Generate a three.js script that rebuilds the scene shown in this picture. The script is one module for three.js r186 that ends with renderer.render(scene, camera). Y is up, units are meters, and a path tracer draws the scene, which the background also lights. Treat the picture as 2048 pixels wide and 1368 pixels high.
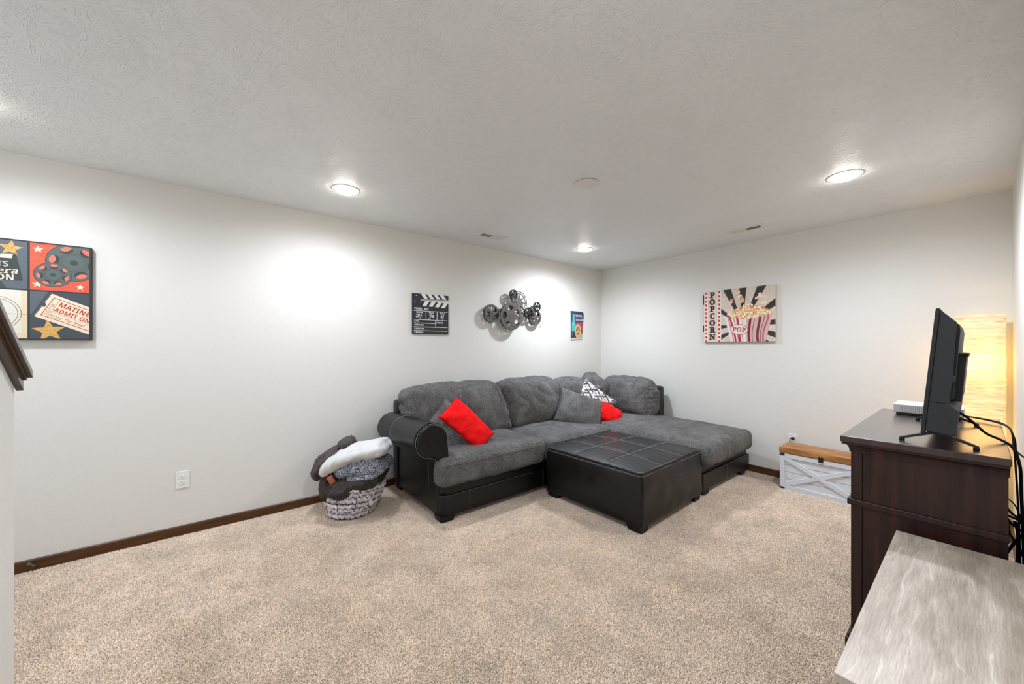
import * as THREE from 'three';
import { RoundedBoxGeometry } from 'three/addons/geometries/RoundedBoxGeometry.js';
import { mergeGeometries, mergeVertices } from 'three/addons/utils/BufferGeometryUtils.js';
import { RectAreaLightUniformsLib } from 'three/addons/lights/RectAreaLightUniformsLib.js';
import { createNoise3D } from 'simplex-noise';

// ------------------------------------------------------------------ camera, lights, exposure
const scene = new THREE.Scene();
scene.background = new THREE.Color(0x000000);
const YAW = 0.9009, EYE = [3.461, 1.318, 4.425];
const camera = new THREE.PerspectiveCamera(2 * Math.atan(684 / 737.7) * 180 / Math.PI, 2048 / 1368, 0.02, 50);
camera.position.set(...EYE);
camera.rotation.set(0, YAW, 0);
camera.setViewOffset(2048, 1368, 0, -9.5, 2048, 1368);       // the lens shifted a little upwards
const renderer = new THREE.WebGLRenderer();
renderer.toneMapping = THREE.LinearToneMapping;
renderer.toneMappingExposure = 0.765;
renderer.shadowMap.enabled = true;
RectAreaLightUniformsLib.init();
const DOWN_GLOW = 60, DOWN_COLOR = 0xe8f0ff;
const LAMP_POWER = 0.2, LAMP_COLOR = 0xffb84c;
const FILL_POWER = 1.5, FILL_COLOR = 0xeaf1ff;  // strength and tint of the added fill light behind the camera
const W = 3.615, H = 2.44, L = 6.6;                             // the room: width, height, length (back wall at z = 0)

// ------------------------------------------------------------------ helpers
let seedN = 7;
const rnd = () => { seedN = (seedN * 1664525 + 1013904223) >>> 0; return seedN / 4294967296; };
const reseed = (s) => { seedN = s >>> 0; };
const noise = createNoise3D(() => rnd());
const V = (x, y, z) => new THREE.Vector3(x, y, z);
const used = new Map();
const numbered = (n) => { const k = used.get(n) || 0; used.set(n, k + 1); return k ? `${n}_${String(k).padStart(3, '0')}` : n; };
function thing(name, label, category, p = [0, 0, 0], ry = 0, group) {
  const o = new THREE.Group(); o.name = numbered(name); o.position.set(...p); o.rotation.y = ry;
  o.userData = { label, category }; if (group) o.userData.group = group;
  scene.add(o); return o;
}
function part(parent, name, geo, mat, p, rot) {
  const m = new THREE.Mesh(geo, mat); m.name = name; m.castShadow = m.receiveShadow = true;
  if (p) m.position.set(...p); if (rot) m.rotation.set(...rot);
  parent.add(m); return m;
}
function struct(name, geo, mat, p, rot) {
  const m = part(scene, name, geo, mat, p, rot); m.userData = { kind: 'structure' }; return m;
}
// uv in metres by the direction each triangle faces
function boxUV(g, s = 1) {
  g = g.index ? g.toNonIndexed() : g;
  const p = g.attributes.position, uv = new Float32Array(p.count * 2), a = V(), b = V(), c = V();
  for (let i = 0; i < p.count; i += 3) {
    a.fromBufferAttribute(p, i); b.fromBufferAttribute(p, i + 1); c.fromBufferAttribute(p, i + 2);
    const n = b.clone().sub(a).cross(c.clone().sub(a)), x = Math.abs(n.x), y = Math.abs(n.y), z = Math.abs(n.z);
    [a, b, c].forEach((q, k) => {
      const [u, v] = x >= y && x >= z ? [q.z, q.y] : y >= z ? [q.x, q.z] : [q.x, q.y];
      uv[(i + k) * 2] = u * s; uv[(i + k) * 2 + 1] = v * s;
    });
  }
  g.setAttribute('uv', new THREE.BufferAttribute(uv, 2));
  return g;
}
const moved = (g, x, y, z) => g.translate(x, y, z);
const box = (w, h, d, r = 0.003, s = 2) => boxUV(r ? new RoundedBoxGeometry(w, h, d, s, Math.min(r, w / 2.01, h / 2.01, d / 2.01)) : new THREE.BoxGeometry(w, h, d));
// a box given by its two corners
const span = (x0, x1, y0, y1, z0, z1, r = 0.003) => boxUV(box(x1 - x0, y1 - y0, z1 - z0, r).translate((x0 + x1) / 2, (y0 + y1) / 2, (z0 + z1) / 2));
const tube = (pts, r, n = 40, k = 8, closed = false) => new THREE.TubeGeometry(new THREE.CatmullRomCurve3(pts.map((p) => (p.isVector3 ? p : V(...p))), closed), n, r, k, closed);
const bar = (a, b, r, k = 10) => { a = V(...a); b = V(...b); const g = new THREE.CylinderGeometry(r, r, a.distanceTo(b), k); g.applyQuaternion(new THREE.Quaternion().setFromUnitVectors(V(0, 1, 0), b.clone().sub(a).normalize())); return g.translate((a.x + b.x) / 2, (a.y + b.y) / 2, (a.z + b.z) / 2); };
function smoothMerged(g) { g = g.clone(); g.deleteAttribute('normal'); g.deleteAttribute('uv'); g = mergeVertices(g, 1e-5); g.computeVertexNormals(); return g; }
// soft upholstery: rounded box, bulged faces, wrinkles along the normal, then bent by deform(p)
function softBox(w, h, d, { r = 0.06, bulge = [0, 0, 0], wrinkle, deform, cell = 0.02 } = {}) {
  const seg = (x) => Math.max(4, Math.round(x / cell));
  let g = new THREE.BoxGeometry(w, h, d, seg(w), seg(h), seg(d));
  g.deleteAttribute('normal'); g.deleteAttribute('uv'); g = mergeVertices(g, 1e-6);
  const P = g.attributes.position, p = V(), q = V(), n = V(), hx = w / 2, hy = h / 2, hz = d / 2, cl = (v, m) => Math.max(-m, Math.min(m, v));
  for (let i = 0; i < P.count; i++) {
    p.fromBufferAttribute(P, i); q.set(cl(p.x, hx - r), cl(p.y, hy - r), cl(p.z, hz - r)); n.copy(p).sub(q).normalize();
    const o = q.clone().addScaledVector(n, r), u = p.x / hx, v = p.y / hy, t = p.z / hz;
    const f = (a) => Math.max(0, 1 - a * a);
    o.x += n.x * bulge[0] * f(v) * f(t); o.y += n.y * bulge[1] * f(u) * f(t); o.z += n.z * bulge[2] * f(u) * f(v);
    if (wrinkle) o.addScaledVector(n, wrinkle(o, n, u, v, t));
    if (deform) deform(o, u, v, t);
    P.setXYZ(i, o.x, o.y, o.z);
  }
  g.computeVertexNormals();
  return boxUV(g);
}
// thin pillow with a seam round its edge, lying in the xy plane
function pillow(w, h, t, { pinch = 0.07, wrinkle = 0.006, deform, n = 44, power = 0.42, k = 1 } = {}) {
  const pos = [], idx = [];
  for (const s of [1, -1]) for (let j = 0; j <= n; j++) for (let i = 0; i <= n; i++) {
    const u = i / n * 2 - 1, v = j / n * 2 - 1;
    const e = Math.pow(Math.max(0, (1 - u * u) * (1 - v * v)), power);
    const o = V(w / 2 * u * (1 - pinch * (1 - v * v)), h / 2 * v * (1 - pinch * (1 - u * u)), s * t / 2 * e);
    const near = Math.min(1, e * 2);
    o.z += s * near * wrinkle * (noise(o.x * 9 * k + s * 3, o.y * 9 * k, k * 5) + 0.6 * (1 - Math.abs(noise(o.x * 16, o.y * 7 * k, s * 2 + k))));
    if (deform) deform(o, u, v);
    pos.push(o.x, o.y, o.z);
  }
  const N = (n + 1) * (n + 1);
  for (const s of [0, 1]) for (let j = 0; j < n; j++) for (let i = 0; i < n; i++) {
    const a = s * N + j * (n + 1) + i, b = a + 1, c = a + n + 1, d = c + 1;
    if (s) idx.push(a, c, b, b, c, d); else idx.push(a, b, c, b, d, c);
  }
  let g = new THREE.BufferGeometry(); g.setAttribute('position', new THREE.Float32BufferAttribute(pos, 3)); g.setIndex(idx);
  g = mergeVertices(g, 1e-5); g.computeVertexNormals();
  return boxUV(g);
}
function pose(o, c, right, up) {                       // right and up need not be at right angles
  const r = V(...right).normalize(), n = r.clone().cross(V(...up)).normalize(), u = n.clone().cross(r);
  o.position.set(...c); o.quaternion.setFromRotationMatrix(new THREE.Matrix4().makeBasis(r, u, n)); return o;
}
const RV = [0.62, 0, -0.784], FV = [-0.784, 0, -0.62];   // the camera's right and forward directions
const dir = (a, b, c) => [a * RV[0] + c * FV[0], b, a * RV[2] + c * FV[2]];
function extrude(pts, depth, bevel = 0, curve = 12) {
  const s = pts instanceof THREE.Shape ? pts : new THREE.Shape(pts.map((p) => new THREE.Vector2(...p)));
  return new THREE.ExtrudeGeometry(s, { depth: depth - 2 * bevel, bevelEnabled: bevel > 0, bevelThickness: bevel, bevelSize: bevel, bevelOffset: -bevel, bevelSegments: 4, curveSegments: curve }).translate(0, 0, bevel);
}

// ------------------------------------------------------------------ textures
function lattice(nx, ny) { const a = new Float32Array(nx * ny); for (let i = 0; i < a.length; i++) a[i] = rnd(); return a; }
function addNoise(out, w, h, nx, ny, amp) {              // tiling value noise, nx by ny cells
  const a = lattice(nx, ny), sm = (t) => t * t * (3 - 2 * t);
  const xs = new Int32Array(w), xf = new Float32Array(w);
  for (let i = 0; i < w; i++) { const f = i / w * nx; xs[i] = Math.floor(f); xf[i] = sm(f - xs[i]); }
  for (let j = 0; j < h; j++) {
    const f = j / h * ny, y0 = Math.floor(f), ty = sm(f - y0), r0 = (y0 % ny) * nx, r1 = ((y0 + 1) % ny) * nx;
    for (let i = 0; i < w; i++) {
      const x0 = xs[i] % nx, x1 = (x0 + 1) % nx, t = xf[i];
      const p = a[r0 + x0] + (a[r0 + x1] - a[r0 + x0]) * t, q = a[r1 + x0] + (a[r1 + x1] - a[r1 + x0]) * t;
      out[j * w + i] += amp * (p + (q - p) * ty - 0.5);
    }
  }
}
function dataTex(w, h, fill, srgb = true) {
  const d = new Uint8Array(w * h * 4);
  for (let i = 0; i < w * h; i++) { const c = fill(i); d[i * 4] = c[0]; d[i * 4 + 1] = c[1]; d[i * 4 + 2] = c[2]; d[i * 4 + 3] = 255; }
  const t = new THREE.DataTexture(d, w, h); t.wrapS = t.wrapT = THREE.RepeatWrapping; t.magFilter = THREE.LinearFilter; t.minFilter = THREE.LinearFilter;
  if (srgb) t.colorSpace = THREE.SRGBColorSpace; t.needsUpdate = true; return t;
}
const gray = (v) => { v = Math.max(0, Math.min(255, v)); return [v, v, v]; };
function noiseTex(n, layers, base, span_, srgb = false) { const a = new Float32Array(n * n); for (const [x, y, k] of layers) addNoise(a, n, n, x, y, k); return dataTex(n, n, (i) => gray(base + span_ * a[i]), srgb); }
function canvasTex(w, h, draw) {
  const c = document.createElement('canvas'); c.width = w; c.height = h; const g = c.getContext('2d'); draw(g, w, h);
  const t = new THREE.CanvasTexture(c); t.colorSpace = THREE.SRGBColorSpace; t.magFilter = THREE.LinearFilter; t.anisotropy = 8; return t;
}
const rep = (t, s) => { const c = t.clone(); c.repeat.set(s, s); c.needsUpdate = true; return c; };
const turned = (t, s) => { const c = rep(t, s); c.rotation = Math.PI / 2; return c; };
const mix = (a, b, t) => a.map((v, i) => v + (b[i] - v) * t);
const std = (o) => new THREE.MeshStandardMaterial(o), phys = (o) => new THREE.MeshPhysicalMaterial(o);

// ceiling: brushed "crow's foot" plaster, one tile is 2.6 m
reseed(11);
const ceilTex = canvasTex(2048, 2048, (g, w) => {
  g.fillStyle = '#404040'; g.fillRect(0, 0, w, w); g.lineCap = 'round';
  const k = w / 2.6, put = (f) => { for (const dx of [-w, 0, w]) for (const dy of [-w, 0, w]) f(dx, dy); };
  for (let i = 0; i < 26000; i++) {                          // fine strokes between the fans
    const x = rnd() * w, y = rnd() * w, th = 0.5 + noise(x / 260, y / 260, 3) * 1.6, len = (0.008 + rnd() * 0.022) * k, v = rnd() < 0.4 ? 25 : 120 + rnd() * 110, q = 40;
    g.strokeStyle = `rgba(${v},${v},${v},0.75)`; g.lineWidth = 1 + rnd() * 1.5;
    for (const dx of x < q ? [0, w] : x > w - q ? [0, -w] : [0]) for (const dy of y < q ? [0, w] : y > w - q ? [0, -w] : [0]) { g.beginPath(); g.moveTo(x + dx, y + dy); g.quadraticCurveTo(x + dx + Math.cos(th) * len / 2 + 2, y + dy + Math.sin(th) * len / 2 - 2, x + dx + Math.cos(th) * len, y + dy + Math.sin(th) * len); g.stroke(); }
  }
  for (let a = 0; a < 22; a++) for (let b = 0; b < 22; b++) {
    const cx = (a + rnd() * 0.9) * w / 22, cy = (b + rnd() * 0.9) * w / 22, turn = rnd() < 0.7 ? 0.5 + (rnd() - 0.5) * 1.1 + (rnd() < 0.5 ? Math.PI : 0) : rnd() * 6.28, fan = 0.7 + rnd() * 1.8;
    for (let s = 0; s < 110; s++) {
      const th = turn + (rnd() - 0.5) * fan, r0 = (0.004 + rnd() * 0.15) * k, len = (0.010 + rnd() * 0.034) * k, bend = (rnd() - 0.5) * 0.6;
      const x0 = cx + Math.cos(th) * r0, y0 = cy + Math.sin(th) * r0, x1 = x0 + Math.cos(th + bend) * len, y1 = y0 + Math.sin(th + bend) * len;
      const xm = (x0 + x1) / 2 + (rnd() - 0.5) * 6, ym = (y0 + y1) / 2 + (rnd() - 0.5) * 6, v = rnd() < 0.35 ? 20 + rnd() * 40 : 110 + rnd() * 140, R = 60;
      g.strokeStyle = `rgba(${v},${v},${v},0.8)`; g.lineWidth = 1.1 + rnd() * 1.7;
      for (const dx of [-w, 0, w]) for (const dy of [-w, 0, w]) {
        if (x0 + dx < -R || x0 + dx > w + R || y0 + dy < -R || y0 + dy > w + R) continue;
        g.beginPath(); g.moveTo(x0 + dx, y0 + dy); g.quadraticCurveTo(xm + dx, ym + dy, x1 + dx, y1 + dy); g.stroke();
      }
    }
  }
});
ceilTex.wrapS = ceilTex.wrapT = THREE.RepeatWrapping; ceilTex.colorSpace = THREE.NoColorSpace; ceilTex.repeat.set(1 / 2.6, 1 / 2.6);
reseed(12);
const peel = rep(noiseTex(1024, [[190, 190, 1], [90, 90, 0.9], [30, 30, 0.4]], 128, 110), 1 / 0.9);
const carpetTex = (() => {                                // cut pile, one tile is 2.4 m
  const n = 2048, fine = new Float32Array(n * n), patch = new Float32Array(n * n);
  addNoise(fine, n, n, 1024, 1024, 1.0); addNoise(fine, n, n, 560, 560, 1.0); addNoise(fine, n, n, 300, 300, 0.5);
  addNoise(patch, n, n, 7, 9, 0.9); addNoise(patch, n, n, 19, 17, 0.75); addNoise(patch, n, n, 47, 51, 0.35);
  return dataTex(n, n, (i) => { const f = 1 + fine[i] * 0.42 + patch[i] * 0.14; return [Math.min(255, 186 * f), Math.min(255, 169 * f), Math.min(255, 149 * f)]; });
})();
carpetTex.repeat.set(1 / 2.4, 1 / 2.4);
const carpetBump = (() => { const t = carpetTex.clone(); t.colorSpace = THREE.NoColorSpace; t.needsUpdate = true; return t; })();
const fabric = (() => {                                   // ribbed chenille with brushed patches, one tile is 0.9 m
  const n = 1024, a = new Float32Array(n * n), b = new Float32Array(n * n);
  addNoise(a, n, n, 512, 512, 0.8); addNoise(a, n, n, 256, 256, 0.6); addNoise(b, n, n, 6, 5, 0.8); addNoise(b, n, n, 15, 13, 0.8); addNoise(b, n, n, 44, 40, 0.5);
  return dataTex(n, n, (i) => {
    const x = i % n, y = (i / n) | 0, rib = 0.5 + 0.5 * Math.sin(x * 2 * Math.PI * 128 / n) * Math.sin(y * 2 * Math.PI * 128 / n);
    const f = 150 * (1 + a[i] * 0.75 + (rib - 0.5) * 0.5 + b[i] * 0.22); return gray(f);
  });
})();
fabric.repeat.set(1 / 0.9, 1 / 0.9);
const fabricBump = (() => { const t = fabric.clone(); t.colorSpace = THREE.NoColorSpace; t.needsUpdate = true; return t; })();
const grainTex = rep(noiseTex(512, [[170, 170, 1], [70, 70, 0.7], [20, 20, 0.5]], 128, 120), 1 / 0.35);
const plushTex = (() => { const n = 512, a = new Float32Array(n * n); addNoise(a, n, n, 170, 150, 0.8); addNoise(a, n, n, 60, 50, 0.9); addNoise(a, n, n, 14, 12, 0.8); return dataTex(n, n, (i) => gray(228 * (1 + a[i] * 0.32))); })();
plushTex.repeat.set(1 / 0.3, 1 / 0.3);
const plushBump = (() => { const t = plushTex.clone(); t.colorSpace = THREE.NoColorSpace; t.needsUpdate = true; return t; })();
function woodTex(n, dark, light, ringN, along = 3, knots = 0) {
  const a = new Float32Array(n * n), b = new Float32Array(n * n);
  addNoise(a, n, n, ringN, along, 1); addNoise(a, n, n, ringN * 3, along * 2, 0.6); addNoise(b, n, n, Math.round(n / 3), along * 6, 0.7); addNoise(b, n, n, 5, 3, 0.7);
  return dataTex(n, n, (i) => mix(dark, light, Math.max(0, Math.min(1, 0.5 + a[i] * 0.75 + b[i] * 0.35))));
}
const espressoTex = woodTex(1024, [30, 17, 15], [66, 37, 31], 34, 2);
const oakTex = woodTex(512, [150, 98, 48], [205, 150, 88], 14, 2);
const trimTex = woodTex(512, [62, 36, 8], [100, 60, 18], 16, 2);
const greyWoodTex = (() => {                              // pale grey plank print with wavering growth lines along it, one tile is 1.1 m
  const n = 2048, wv = new Float32Array(n * n), b = new Float32Array(n * n), st = new Float32Array(n * n), w2 = new Float32Array(n * n);
  addNoise(wv, n, n, 4, 2, 1); addNoise(wv, n, n, 9, 6, 0.35); addNoise(wv, n, n, 60, 20, 0.05); addNoise(w2, n, n, 7, 4, 1); addNoise(w2, n, n, 90, 30, 0.12);
  addNoise(b, n, n, 5, 3, 0.7); addNoise(b, n, n, 18, 5, 0.6); addNoise(b, n, n, 70, 13, 0.4); addNoise(st, n, n, 420, 26, 1); addNoise(st, n, n, 900, 90, 0.7);
  return dataTex(n, n, (i) => {
    const x = (i % n) / n, k = x * 8 + wv[i] * 2.1, ring = Math.sin(k * 6.2832), line = Math.pow(Math.max(0, Math.sin((x * 23 + wv[i] * 3.9 + w2[i] * 1.6) * 6.2832)), 26);
    return mix([163, 149, 132], [242, 232, 217], Math.max(0, Math.min(1, 0.46 + 0.08 * ring + 0.5 * line * Math.max(0, 0.45 + b[i] * 1.8) + b[i] * 0.75 + st[i] * 0.3)));
  });
})();
const sherpaTex = (() => { const n = 512, a = new Float32Array(n * n); addNoise(a, n, n, 80, 80, 1); addNoise(a, n, n, 150, 150, 0.7); return dataTex(n, n, (i) => { const t = Math.max(0, Math.min(1, 0.55 + a[i] * 2.0)); return mix([58, 62, 72], [196, 202, 214], t); }); })();
const paperTex = (() => { const n = 512, a = new Float32Array(n * n); addNoise(a, n, n, 7, 50, 0.8); addNoise(a, n, n, 11, 120, 0.6); addNoise(a, n, n, 4, 20, 0.6); return dataTex(n, n, (i) => gray(222 * (1 + a[i] * 0.25))); })();
paperTex.repeat.set(1 / 0.3, 1 / 0.3);

// ------------------------------------------------------------------ materials
const M = {
  wall: std({ color: 0xe3e1da, roughness: 0.75, bumpMap: peel, bumpScale: 0.0005 }),
  ceiling: std({ color: 0xebecea, roughness: 0.5, bumpMap: ceilTex, bumpScale: 0.0031 }),
  carpet: std({ map: carpetTex, roughness: 1, bumpMap: carpetBump, bumpScale: 0.006 }),
  trim: std({ map: turned(trimTex, 1 / 0.4), roughness: 0.34 }),
  railWood: phys({ map: turned(trimTex, 1 / 0.4), color: 0xb0a090, roughness: 0.35, clearcoat: 1, clearcoatRoughness: 0.18 }),
  espresso: phys({ map: rep(espressoTex, 1 / 0.6), roughness: 0.4, clearcoat: 0.2, clearcoatRoughness: 0.25, specularIntensity: 0.6 }),
  espressoTop: phys({ map: rep(espressoTex, 1 / 0.6), roughness: 0.32, clearcoat: 0.9, clearcoatRoughness: 0.22 }),
  chenille: phys({ map: fabric, color: 0xaaa8a4, roughness: 0.95, bumpMap: fabricBump, bumpScale: 0.0035, sheen: 0.5, sheenRoughness: 0.6, sheenColor: new THREE.Color(0x6b6664) }),
  leather: phys({ color: 0x0a0a0b, roughness: 0.38, bumpMap: grainTex, bumpScale: 0.0007, specularIntensity: 0.85 }),
  thread: std({ color: 0x8d8d8a, roughness: 0.8 }),
  blackWood: std({ color: 0x0b0a0a, roughness: 0.5 }),
  red: phys({ color: 0xff0508, roughness: 1, bumpMap: plushBump, bumpScale: 0.006, sheen: 0.3, sheenRoughness: 0.5, sheenColor: new THREE.Color(0xe01010) }),
  metal: std({ color: 0x5c5852, roughness: 0.5, metalness: 0.25 }),
  darkMetal: std({ color: 0x2c2a27, roughness: 0.5, metalness: 0.4 }),
  whitePlastic: std({ color: 0xeeeeea, roughness: 0.35 }),
  slot: std({ color: 0x2a2a28, roughness: 0.8 }),
  black: std({ color: 0x161819, roughness: 0.45 }),
  tvShell: std({ color: 0x25292a, roughness: 0.55 }),
  tvGlass: phys({ color: 0x050506, roughness: 0.12, clearcoat: 0.5 }),
  rubber: std({ color: 0x0d0d0d, roughness: 0.7 }),
  oak: std({ map: turned(oakTex, 1 / 0.35), roughness: 0.45 }),
  whitePaint: std({ color: 0xdfe2e6, roughness: 0.5 }),
  greyWood: std({ map: rep(greyWoodTex, 1 / 1.1), roughness: 0.38 }),
  greyFrame: std({ color: 0x55565a, roughness: 0.5 }),
  canvasEdge: std({ color: 0x2e3135, roughness: 0.8 }),
  creamEdge: std({ color: 0xc9bcae, roughness: 0.8 }),
  knit: std({ map: plushTex, color: 0xfaf4f8, roughness: 1, bumpMap: plushBump, bumpScale: 0.004 }),
  brownFleece: phys({ map: plushTex, color: 0x5b5350, roughness: 1, bumpMap: plushBump, bumpScale: 0.005, sheen: 0.4, sheenColor: new THREE.Color(0x6a605c) }),
  darkFleece: phys({ map: plushTex, color: 0x453e3a, roughness: 1, bumpMap: plushBump, bumpScale: 0.005, sheen: 0.4, sheenColor: new THREE.Color(0x5a504c) }),
  whiteFleece: phys({ color: 0xd9d9d6, roughness: 1, bumpMap: plushBump, bumpScale: 0.0015, sheen: 0.3 }),
  sherpa: std({ map: rep(sherpaTex, 1 / 0.32), roughness: 1, bumpMap: rep(sherpaTex, 1 / 0.32), bumpScale: 0.006 }),
  ceilWhite: std({ color: 0xe4e2dc, roughness: 0.5 }),
  ventDark: std({ color: 0x55534e, roughness: 0.8 }),
  glow: std({ color: 0xffffff, emissive: 0xfff8ee, emissiveIntensity: DOWN_GLOW, roughness: 0.5 }),
  bulb: std({ color: 0xffffff, emissive: 0xffc765, emissiveIntensity: 20, roughness: 0.5 }),
  paper: phys({ map: paperTex, color: 0xfff6e2, emissive: new THREE.Color().setRGB(1, 0.76, 0.38), emissiveMap: paperTex, emissiveIntensity: 1.3, roughness: 1, bumpMap: paperTex, bumpScale: 0.002, transmission: 0.6, thickness: 0, ior: 1.1, specularIntensity: 0.2, side: THREE.DoubleSide }),
};

// ------------------------------------------------------------------ the room
struct('floor', boxUV(new THREE.BoxGeometry(W + 0.4, 0.1, L + 0.4)).translate(W / 2, -0.05, L / 2), M.carpet);
{ // cut pile: small leaning tufts on the backing
  reseed(5);
  const g = new THREE.OctahedronGeometry(1, 0); g.deleteAttribute('uv'); { const p = g.attributes.position; for (let i = 0; i < p.count; i++) if (p.getY(i) > 0.5) p.setX(i, p.getX(i) + 0.35); g.computeVertexNormals(); }
  const step = 0.0056, P = [];
  for (let z = 0.25; z < 5.6; z += step) for (let x = 0.02; x < 3.58; x += step) {
    if (x > 3.14 && z < 2.22) continue; if (x > 3.3 && z > 2.4) continue; if (x < 0.9 && z < 3.05) continue; if (x < 1.85 && z < 1.0) continue;
    if (z > 4.95 && x > 1.6) continue;
    P.push([x + (rnd() - 0.5) * step * 0.95, z + (rnd() - 0.5) * step * 0.95]);
  }
  const m = new THREE.InstancedMesh(g, std({ color: 0xffffff, roughness: 1 }), P.length), o = new THREE.Object3D(), c = new THREE.Color();
  P.forEach(([x, z], i) => {
    const patch = 0.55 * noise(x * 2.1, z * 2.4, 1) + 0.4 * noise(x * 6, z * 6, 4) + 0.3 * noise(x * 17, z * 17, 9), lean = noise(x * 3, z * 3, 20) * 2.5 + rnd() * 2.2;
    o.position.set(x, 0.0015 + rnd() * 0.002, z); o.rotation.set((rnd() - 0.5) * 0.9, lean, (rnd() - 0.5) * 0.9); const r = 0.0030 + rnd() * 0.0012; o.scale.set(r, 0.0042 + rnd() * 0.0022, r); o.updateMatrix(); m.setMatrixAt(i, o.matrix);
    const k = (0.98 + 0.14 * patch) * (0.74 + rnd() * 0.48); m.setColorAt(i, c.setRGB(0.80 * k, 0.665 * k, 0.53 * k));
  });
  m.name = 'carpet_pile'; m.userData = { kind: 'stuff', label: 'short beige cut pile covering the whole carpeted floor', category: 'carpet' }; scene.add(m);
}
struct('ceiling', boxUV(new THREE.BoxGeometry(W + 0.4, 0.1, L + 0.4)).translate(W / 2, H + 0.05, L / 2), M.ceiling);
struct('wall_left', boxUV(new THREE.BoxGeometry(0.12, H, L + 0.24)).translate(-0.06, H / 2, L / 2), M.wall);
struct('wall_back', boxUV(new THREE.BoxGeometry(W, H, 0.12)).translate(W / 2, H / 2, -0.06), M.wall);
struct('wall_right', boxUV(new THREE.BoxGeometry(0.12, H, L + 0.24)).translate(W + 0.06, H / 2, L / 2), M.wall);
struct('wall_front', boxUV(new THREE.BoxGeometry(W, H, 0.12)).translate(W / 2, H / 2, L + 0.06), M.wall);
{ // added fill light behind the camera, built as a wide glowing window
  const w = 3.0, h = 1.5, t = struct('added_fill_window_1', box(w + 0.12, h + 0.12, 0.03, 0.004).translate(W / 2, 1.42, L - 0.015), M.whitePaint);
  part(t, 'fill_pane', new THREE.BoxGeometry(w, h, 0.006).translate(W / 2, 1.42, L - 0.034), std({ color: 0x999999, emissive: FILL_COLOR, emissiveIntensity: 0.4, roughness: 0.2 }));
  const a = new THREE.RectAreaLight(FILL_COLOR, FILL_POWER, w, h); a.position.set(W / 2, 1.42, L - 0.05); a.lookAt(W / 2, 1.42, 0); scene.add(a);
}
const baseProfile = (len, s) => extrude([[0, 0], [0.013, 0], [0.013, 0.056], [0.011, 0.064], [0.006, 0.068], [0, 0.068]].map(([x, y]) => [x * s, y]), len);
struct('baseboard_left', boxUV(baseProfile(L, 1)), M.trim);
struct('baseboard_back', boxUV(baseProfile(W, -1).rotateY(Math.PI / 2)), M.trim);
struct('baseboard_right', boxUV(baseProfile(L, -1).translate(W, 0, 0)), M.trim);
// half wall of the stairs, its top following the rail
const SX = 1.431, SZ = 4.972, SLOPE = 0.93;
{
  const x1 = SX + 1.2, y0 = 1.185;
  struct('wall_stair', boxUV(extrude([[SX, 0], [x1, 0], [x1, y0 + SLOPE * 1.2], [SX, y0]], 0.12).translate(0, 0, SZ)), M.wall);
  const rail = thing('stair_rail', 'dark brown wooden stair cap rail sloping down at the left edge of the room', 'handrail', [SX, y0, SZ]);
  const len = 1.25, run = (x0, yb, t, z0, z1) => {         // board whose lower edge follows the slope, plumb-cut at its foot
    const s = [[x0, yb + SLOPE * x0], [len, yb + SLOPE * len], [len, yb + SLOPE * len + t], [x0, yb + SLOPE * x0 + t]];
    return boxUV(extrude(s, z1 - z0, 0.0015).translate(0, 0, z0));
  };
  part(rail, 'apron_board', run(-0.012, -0.006, 0.05, -0.017, 0.0), M.railWood);
  part(rail, 'cap_board', run(-0.016, 0.04, 0.024, -0.036, 0.16), M.railWood);
  part(rail, 'cove_strip', run(-0.014, 0.03, 0.012, -0.024, -0.012), M.railWood);
}

// ------------------------------------------------------------------ ceiling fittings
const DOWN = [
  [0.66, 1.14, 'round recessed ceiling light glowing above the far corner of the sofa', 13],
  [0.66, 3.72, 'round recessed ceiling light glowing near the long blank left wall', 7.6],
  [2.92, 1.21, 'round recessed ceiling light glowing on the right, above the television side', 10.8],
  [0.66, 5.34, 'round recessed ceiling light near the stair rail, outside the picture at the left', 6],
  [2.86, 3.72, 'round recessed ceiling light above the photographer, outside the picture at the top', 8],
];
const lens = new THREE.LatheGeometry([[0, -0.026], [0.03, -0.025], [0.054, -0.021], [0.066, -0.014], [0.07, -0.004]].map((p) => new THREE.Vector2(...p)), 40);
const ringGeo = new THREE.LatheGeometry([[0.069, -0.003], [0.072, -0.005], [0.084, -0.0045], [0.094, -0.0025], [0.096, 0]].map((p) => new THREE.Vector2(...p)), 48);
for (const [x, z, label, candela] of DOWN) {
  const t = thing('recessed_light', label, 'light', [x, H, z]);
  t.userData.group = 'recessed ceiling lights';
  part(t, 'trim_ring', ringGeo, M.ceilWhite); part(t, 'light_lens', lens, M.glow);
  const s = new THREE.SpotLight(DOWN_COLOR, candela, 0, 1.54, 0.62, 2);
  s.position.set(0, -0.04, 0); s.target.position.set(0, -1, 0); s.castShadow = true; s.shadow.radius = 3; s.shadow.mapSize.set(1024, 1024);
  t.add(s, s.target);
}
{
  const t = thing('ceiling_cover_plate', 'flat round white ceiling cover plate between the lights', 'cover plate', [1.79, H, 2.45]);
  part(t, 'cover', new THREE.LatheGeometry([[0, -0.010], [0.055, -0.0105], [0.074, -0.009], [0.081, -0.0065], [0.082, -0.003], [0.075, -0.0015]].map((p) => new THREE.Vector2(...p)), 48), M.ceilWhite);
  part(t, 'backing_ring', new THREE.LatheGeometry([[0.0, -0.0015], [0.075, -0.0015], [0.076, 0]].map((p) => new THREE.Vector2(...p)), 48), M.ventDark);
}
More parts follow.
